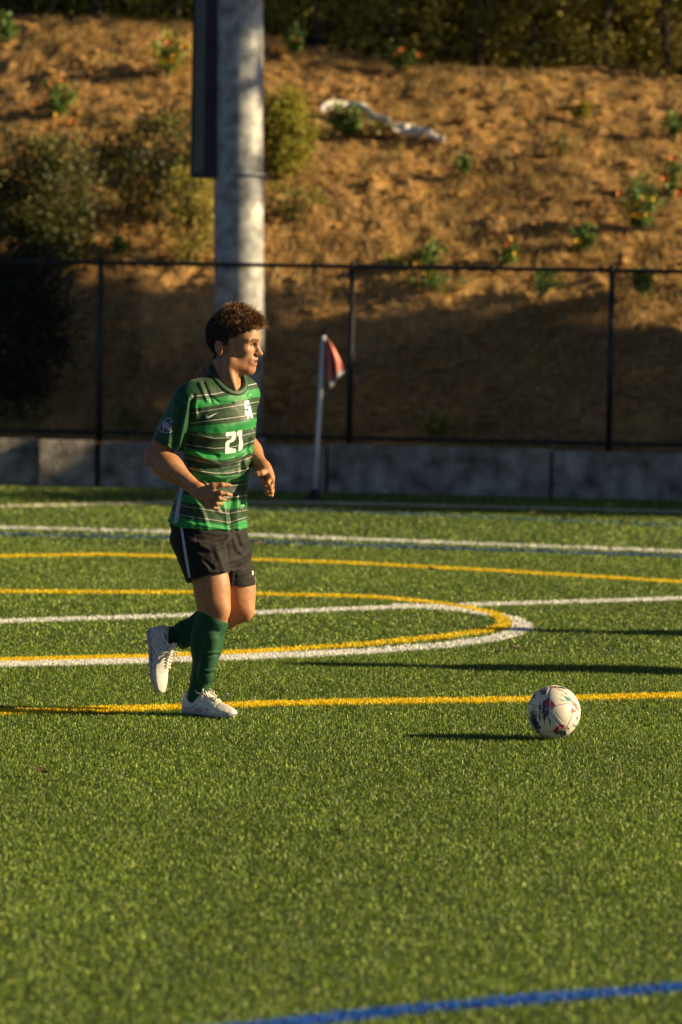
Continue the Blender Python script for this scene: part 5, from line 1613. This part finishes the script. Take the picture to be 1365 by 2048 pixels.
# ---- boots
M_boot = mat('cream_boot_leather', (0.66, 0.62, 0.56), 0.45, 0.12, 14, 0.15, 45)
M_sole = mat('pale_sole', (0.42, 0.40, 0.40), 0.45, 0.1, 20)
M_stud = mat('red_stud', (0.50, 0.03, 0.05), 0.4, 0.1, 20)
M_lace = mat('cream_lace', (0.70, 0.64, 0.52), 0.7, 0.1, 50)
M_nlogo = mat('mauve_print', (0.34, 0.13, 0.22), 0.5, 0.05, 30)
M_lining = mat('dark_lining', (0.03, 0.03, 0.035), 0.8, 0.1, 30)
def boot(heel, u, w, length, medial, logo, studm):
    u = np.asarray(u, float); u /= np.linalg.norm(u)
    w = np.asarray(w, float); w = w - (w @ u) * u; w /= np.linalg.norm(w)
    s = np.cross(w, u)
    B3 = np.array([u, s, w])
    P = lambda t, a, z: np.asarray(heel) + u * t * length + s * a + w * z
    tt = [0.0, 0.012, 0.04, 0.10, 0.18, 0.26, 0.33, 0.40, 0.47, 0.55, 0.64, 0.73, 0.82, 0.90, 0.955, 0.985, 1.0]
    hw = [0.006, 0.017, 0.027, 0.033, 0.035, 0.035, 0.036, 0.038, 0.041, 0.044, 0.047, 0.0475, 0.0445, 0.037, 0.027, 0.017, 0.005]
    zb = [0.018, 0.010, 0.004, 0.0, 0.0, 0.001, 0.002, 0.003, 0.002, 0.001, 0.0, 0.0, 0.001, 0.003, 0.007, 0.011, 0.015]
    zt = [0.060, 0.078, 0.090, 0.090, 0.084, 0.082, 0.092, 0.096, 0.086, 0.075, 0.066, 0.058, 0.051, 0.043, 0.035, 0.028, 0.018]
    n = 30
    fine = np.linspace(0, 1, 58) ** 1.0
    f_hw, f_zb, f_zt = [np.interp(fine, tt, q) for q in (hw, zb, zt)]
    v = []
    for i, t in enumerate(fine):
        zc = (f_zb[i] + f_zt[i]) / 2; hh = (f_zt[i] - f_zb[i]) / 2
        for j in range(n):
            a = 2 * math.pi * j / n
            c, q = math.cos(a), math.sin(a)
            p = 2.0 if q > 0 else 3.4
            x = math.copysign(abs(c) ** (2 / p), c); z = math.copysign(abs(q) ** (2 / p), q)
            taper = 1 - 0.34 * max(0, z) * (0.45 < t < 0.95) - 0.16 * max(0, z)
            crease = 0.0018 * math.sin(t * 85) * math.exp(-((t - 0.70) / 0.06) ** 2) * max(0, z)
            v.append(P(t, x * f_hw[i] * taper + 0.006 * math.sin(t * 2.6) * medial, zc + z * hh + crease))
    f = [[i * n + j, (i + 1) * n + j, (i + 1) * n + (j + 1) % n, i * n + (j + 1) % n] for i in range(len(fine) - 1) for j in range(n)]
    f += [[0, j, (j + 1) % n, (j + 1) % n] for j in range(1, n - 1)] + [[(len(fine) - 1) * n, (len(fine) - 1) * n + (j + 1) % n, (len(fine) - 1) * n + j, (len(fine) - 1) * n + j] for j in range(1, n - 1)]
    o = link('boot', MB().add(v, f).mesh('boot'), M_boot, person)
    # collar rim round the ankle
    rim = [P(0.20 + 0.155 * math.cos(a), 0.031 * math.sin(a), 0.088 + 0.010 * math.cos(a) + 0.006 * math.cos(2 * a)) for a in np.linspace(0, 2 * math.pi, 29)]
    link('boot_collar', MB().tube(rim, 0.0058, 8, cap=False).mesh('boot_collar'), M_boot, o)
    link('lining', MB().tube([P(0.20, 0, 0.080), P(0.20, 0, 0.0815)], [0.036, 0.034], 20).mesh('lining'), M_lining, o)
    tg = []
    for i, t in enumerate(np.linspace(0.30, 0.40, 5)):
        for a in np.linspace(-1, 1, 7): tg.append(P(t, a * 0.022, 0.120 - 0.26 * (t - 0.30) - 0.010 * a * a))
    tf = [[i * 7 + j, i * 7 + j + 1, (i + 1) * 7 + j + 1, (i + 1) * 7 + j] for i in range(4) for j in range(6)]
    to = link('tongue', MB().add(tg, tf).mesh('tongue'), M_boot, o)
    md = to.modifiers.new('thickness', 'SOLIDIFY'); md.thickness = 0.007
    # sole plate
    sv_ = []
    for t in np.linspace(0.01, 0.99, 30):
        h_ = np.interp(t, tt, hw) * 0.97; z_ = np.interp(t, tt, zb)
        for a, dz in ((-1, 0.012), (-1.02, 0.002), (-0.9, -0.004), (0.9, -0.004), (1.02, 0.002), (1, 0.012)): sv_.append(P(t, a * h_ + 0.006 * math.sin(t * 2.6) * medial, z_ + dz))
    sf = [[i * 6 + j, i * 6 + j + 1, (i + 1) * 6 + j + 1, (i + 1) * 6 + j] for i in range(29) for j in range(5)]
    so = link('sole', MB().add(sv_, sf).mesh('sole'), M_sole, o)
    for (t, a) in ((0.06, -0.6), (0.06, 0.6), (0.20, -0.7), (0.20, 0.7), (0.56, -0.75), (0.56, 0.75), (0.70, -0.8), (0.70, 0.8), (0.84, -0.7), (0.84, 0.7), (0.94, 0.0)):
        h_ = np.interp(t, tt, hw); z_ = np.interp(t, tt, zb) - 0.003
        link('stud', MB().tube([P(t, a * h_, z_ + 0.004), P(t, a * h_, z_ - 0.012)], [0.0085, 0.0050], 10).mesh('stud'), studm, so)
    # laces: crossing bars over the instep and a bow
    lc = MB()
    for i, t in enumerate(np.linspace(0.40, 0.62, 6)):
        z_ = np.interp(t, tt, zt) + 0.003; z2 = np.interp(t + 0.035, tt, zt) + 0.003
        for sg in (-1, 1):
            lc.tube([P(t, sg * 0.021, z_ - 0.010), P(t + 0.012, sg * 0.008, z_ - 0.0005), P(t + 0.024, -sg * 0.009, z2 + 0.0005), P(t + 0.035, -sg * 0.021, z2 - 0.010)], 0.0027, 6)
    z_ = np.interp(0.41, tt, zt)
    for sg in (-1, 1):
        b0 = P(0.41, 0, z_ + 0.006)
        lc.tube([b0, P(0.43, sg * 0.024, z_ + 0.014), P(0.48, sg * 0.038, z_ - 0.002), P(0.50, sg * 0.026, z_ - 0.010), P(0.45, sg * 0.012, z_), b0], 0.0024, 6)
        lc.tube([b0, P(0.46, sg * 0.016, z_ + 0.004), P(0.55, sg * 0.030, z_ - 0.018)], 0.0024, 6)
    link('laces', lc.mesh('laces'), M_lace, o)
    bb = BVHTree.FromPolygons([Vector(q) for q in v], [tuple(q) if q[2] != q[3] else tuple(q[:3]) for q in f])
    if logo:
        decal.box = np.array(logo['box'])
        decal('boot_logo', [stroke(p_, w_) for p_, w_ in logo['strokes']], bb, M_nlogo, o, 0.0014, 0.5)
        decal('heel_seam', [stroke(p_, w_) for p_, w_ in logo['seams']], bb, M_lining, o, 0.0012, 0.5)
    return o

rb_ = boot(FOOT * 0 + J(367, 1427, 0.03) * np.array([1, 1, 0]) + np.array([0, 0, 0.012]), (0.80, -0.60, 0.0), (0, 0, 1), 0.292, -1,
     {'box': [(360, 1395), (475, 1440)],
      'strokes': [([(385, 1424), (399, 1414), (404, 1414.5), (401, 1423), (412, 1417), (417, 1418), (408, 1428)], 1.5), ([(385, 1424), (389, 1427), (400, 1418.5), (396, 1428.5), (404, 1429)], 1.3)],
      'seams': [([(368, 1414), (374, 1417), (385, 1415), (394, 1408)], 0.9)]}, M_sole)
# a loose lace end standing off the planted boot
link('loose_lace', MB().tube([J(424, 1395, -0.08), J(436, 1397, -0.12), J(448, 1394, -0.14), J(456, 1390, -0.15), J(457, 1387, -0.15), J(452, 1389, -0.15)], 0.0022, 6).mesh('loose_lace'), M_lace, rb_)
lheel = J(301, 1256, 0.165)
boot(lheel, J(318, 1388, 0.10) - lheel, (0.86, -0.50, 0.05), 0.292, -1,
     {'box': [(285, 1245), (350, 1392)],
      'strokes': [([(303, 1293), (316, 1319), (303, 1318), (309, 1302)], 1.4), ([(303, 1318), (313, 1335), (306, 1338), (300, 1325)], 1.3)],
      'seams': [([(309, 1265), (301, 1283), (298, 1296)], 0.9), ([(308, 1296), (315, 1290), (322, 1300)], 0.9)]}, M_stud)

# teammates standing out of the picture to the right; only their long shadows reach the turf in view
def copy_tree(o, parent=None):
    c = o.copy(); col.objects.link(c); c.parent = parent
    for ch in list(o.children): copy_tree(ch, c)
    return c
for (hx, hy, lab) in ((533, 1328, 'person in a green jersey waiting aside, casting a long shadow towards the jogging player'), (905, 1259, 'person in a green jersey standing further back, casting a shadow across the white arc')):
    tipg = gnd(hx, hy)
    k = 1.76 / math.tan(SUN_EL)
    loc = tipg + np.array([math.cos(SUN_AZ), -math.sin(SUN_AZ), 0]) * k
    c = copy_tree(person)
    c.location = (loc[0], loc[1], 0)
    c['label'] = lab
    c['group'] = 'players on the pitch'
person['group'] = 'players on the pitch'

# ------------------------------------------------------------------ ball
BR = 0.110
bc_px = (1108.0, 1427.5)
gb = gnd(1108, 1480)
BD = gb[1] + 0.0
BC = at(bc_px[0], bc_px[1], BD)
BC[2] = BR + 0.006
ball = thing('ball', (BC[0], BC[1], BC[2] - BR), 'white soccer ball with navy and red shards resting on the turf', 'ball')
M_ball = mat('ball_panel', (1, 1, 1), 0.38, 0.06, 12, 0.08, 300, attr=True)
M_core = mat('ball_seam', (0.30, 0.26, 0.20), 0.8, 0.1, 30)

# camera-facing frame at the ball
vd = np.array(BC) - np.array([0, 0, CAM_H]); vd /= np.linalg.norm(vd)
bx_ = np.cross(vd, CR[:, 1]); bx_ /= np.linalg.norm(bx_); by_ = np.cross(bx_, vd)
CX, CY, CRD = 738.0, 600.0, 372.0           # ball in the enlarged crop
NAVY, TEAL, REDC, INK = (0.02, 0.035, 0.075), (0.02, 0.14, 0.17), (0.42, 0.02, 0.035), (0.03, 0.03, 0.04)
SHARDS = [
    (NAVY, [(592, 475), (668, 430), (662, 615), (602, 690), (580, 600)]), (REDC, [(605, 465), (675, 412), (668, 500), (620, 520)]),
    (REDC, [(698, 450), (715, 455), (765, 512), (715, 545), (700, 505)]), (NAVY, [(705, 520), (722, 540), (705, 580)]),
    (TEAL, [(888, 388), (960, 410), (1042, 482), (985, 470), (930, 450)]), (REDC, [(1010, 462), (1045, 485), (1078, 582), (1040, 545), (1000, 505)]),
    (REDC, [(978, 538), (1048, 585), (984, 612)]),
    (REDC, [(798, 762), (888, 786), (852, 845), (812, 805)]), (NAVY, [(828, 858), (890, 825), (908, 915), (838, 928)]), (REDC, [(728, 862), (790, 798), (802, 850), (760, 870)]), (NAVY, [(735, 875), (800, 850), (815, 900), (770, 905)]),
    (NAVY, [(418, 625), (462, 600), (500, 720), (548, 800), (505, 832), (445, 740)]), (NAVY, [(400, 700), (425, 700), (520, 850), (560, 900), (500, 870)]),
    (INK, [(452, 520), (462, 540), (450, 600), (446, 570)]), (INK, [(482, 560), (498, 600), (505, 690), (488, 650)]), (INK, [(540, 480), (562, 520), (560, 640), (536, 560)]), (INK, [(522, 600), (545, 640), (560, 720), (535, 690)]),
    (INK, [(598, 690), (612, 700), (612, 780), (604, 750)]), (INK, [(650, 640), (690, 720), (692, 780), (664, 700)]), (INK, [(632, 650), (628, 700), (608, 730)]),
    (REDC, [(665, 262), (740, 245), (800, 252), (720, 268)]), (NAVY, [(745, 252), (850, 252), (930, 292), (840, 272)]), (INK, [(780, 288), (875, 298), (820, 302)]),
    (INK, [(880, 325), (940, 352), (900, 345)]), (INK, [(800, 418), (918, 452), (860, 445)]), (INK, [(985, 385), (1040, 440), (1010, 425)]), (INK, [(830, 350), (895, 378), (850, 368)]),
    (NAVY, [(436, 395), (482, 345), (475, 405)]), (NAVY, [(386, 480), (432, 430), (398, 505)]),
    (INK, [(955, 505), (985, 545), (975, 560)]), (INK, [(1048, 690), (1070, 660), (1068, 710)]), (INK, [(1000, 760), (1030, 790), (1012, 800)]), (INK, [(925, 810), (950, 830), (935, 870)]),
    (TEAL, [(1032, 790), (1068, 772), (1040, 830)]),
    (INK, [(560, 308), (628, 305), (612, 350), (570, 348)]),
]
def ball_color(D):
    """D: unit directions from the ball centre"""
    n = len(D)
    c = np.tile(np.array([0.70, 0.64, 0.54]), (n, 1))
    fr = -(D @ vd)
    sx = CX + CRD * (D @ bx_); sy = CY - CRD * (D @ by_)
    vis = fr > 0.02
    # the same shards again on the far side, turned over
    sx2 = np.where(vis, sx, CX + (sx - CX) * 0.8 * -1 + 30); sy2 = np.where(vis, sy, CY - (sy - CY) * 0.9)
    for colr, poly in SHARDS:
        q = np.array(poly, float); q = q.mean(0) + (q - q.mean(0)) * 1.24
        m = inside_poly(sx2, sy2, q)
        c[m] = colr
    w = inside_poly(sx2, sy2, [(572, 316), (580, 316), (586, 336), (594, 320), (602, 336), (612, 314), (619, 314), (606, 345), (594, 330), (582, 345)]) & vis
    c[w] = (0.6, 0.58, 0.52)
    return c

# twenty panels with pressed edges round a core
ph = (1 + 5 ** 0.5) / 2
cen = []
for a in (-1, 1):
    for b in (-1, 1):
        for c in (-1, 1): cen.append((a, b, c))
        cen += [(0, a / ph, b * ph), (a / ph, b * ph, 0), (a * ph, 0, b / ph)]
cen = np.array(cen, float); cen /= np.linalg.norm(cen, axis=1)[:, None]
# turn one panel to where the photo shows the raised triangle
tgt = -vd * 0.93 + bx_ * ((865 - CX) / CRD) + by_ * ((CY - 630) / CRD) ; tgt /= np.linalg.norm(tgt)
q1_ = Vector(cen[0]).rotation_difference(Vector(tgt)).to_matrix()
q2_ = Matrix.Rotation(0.5, 3, Vector(tgt))
cen = cen @ np.array(q2_ @ q1_).T
link('core', None, None, ball) if False else None
import bmesh
bm = bmesh.new(); bmesh.ops.create_icosphere(bm, subdivisions=5, radius=BR - 0.0016)
cme = bpy.data.meshes.new('core'); bm.to_mesh(cme); bm.free()
cme.polygons.foreach_set('use_smooth', np.ones(len(cme.polygons), bool))
link('core', cme, M_core, ball, (0, 0, BR))
for i, c in enumerate(cen):
    a = np.cross(c, [0.3, 0.5, 0.8]); a /= np.linalg.norm(a); b = np.cross(c, a)
    dots = cen @ c; nb = [k for k in np.argsort(-dots)[1:7]]
    nth, nr = 84, 22
    th_ = np.linspace(0, 2 * math.pi, nth, endpoint=False)
    tang_ = np.cos(th_)[:, None] * a + np.sin(th_)[:, None] * b
    rho = np.full(nth, 9.0)
    for k in nb:
        m_ = cen[k] - c
        # direction cos(r) c + sin(r) t lies on the bisector when (.) m = 0
        r_ = np.arctan2(-(c @ m_), tang_ @ m_)
        r_ = np.where(r_ > 0, r_, 9)
        rho = np.minimum(rho, r_)
    rho = rho - 0.0045
    # slightly rounded corners
    rho = np.array([np.mean(np.take(rho, range(q - 1, q + 2), mode='wrap')) for q in range(nth)]) * 0.998
    V = [c * BR]; fr_ = np.linspace(0, 1, nr + 1)[1:] ** 0.8
    for f_ in fr_:
        d = np.cos(rho * f_)[:, None] * c + np.sin(rho * f_)[:, None] * tang_
        edge = (rho * (1 - f_) * BR)
        emb_ = -0.0007 * np.exp(-((f_ - 0.55) / 0.045) ** 2) if i in (0, 5, 9) else 0
        V += list(d * (BR - 0.0026 * np.exp(-edge / 0.0028) + emb_)[:, None])
    V = np.array(V)
    fa = [[0, 1 + j, 1 + (j + 1) % nth, 1 + (j + 1) % nth] for j in range(nth)]
    fa += [[1 + r_ * nth + j, 1 + (r_ + 1) * nth + j, 1 + (r_ + 1) * nth + (j + 1) % nth, 1 + r_ * nth + (j + 1) % nth] for r_ in range(nr - 1) for j in range(nth)]
    me = MB().add(V, fa).mesh('panel')
    pcolor(me, ball_color(V / np.linalg.norm(V, axis=1)[:, None]))
    link('panel', me, M_ball, ball, (0, 0, BR))
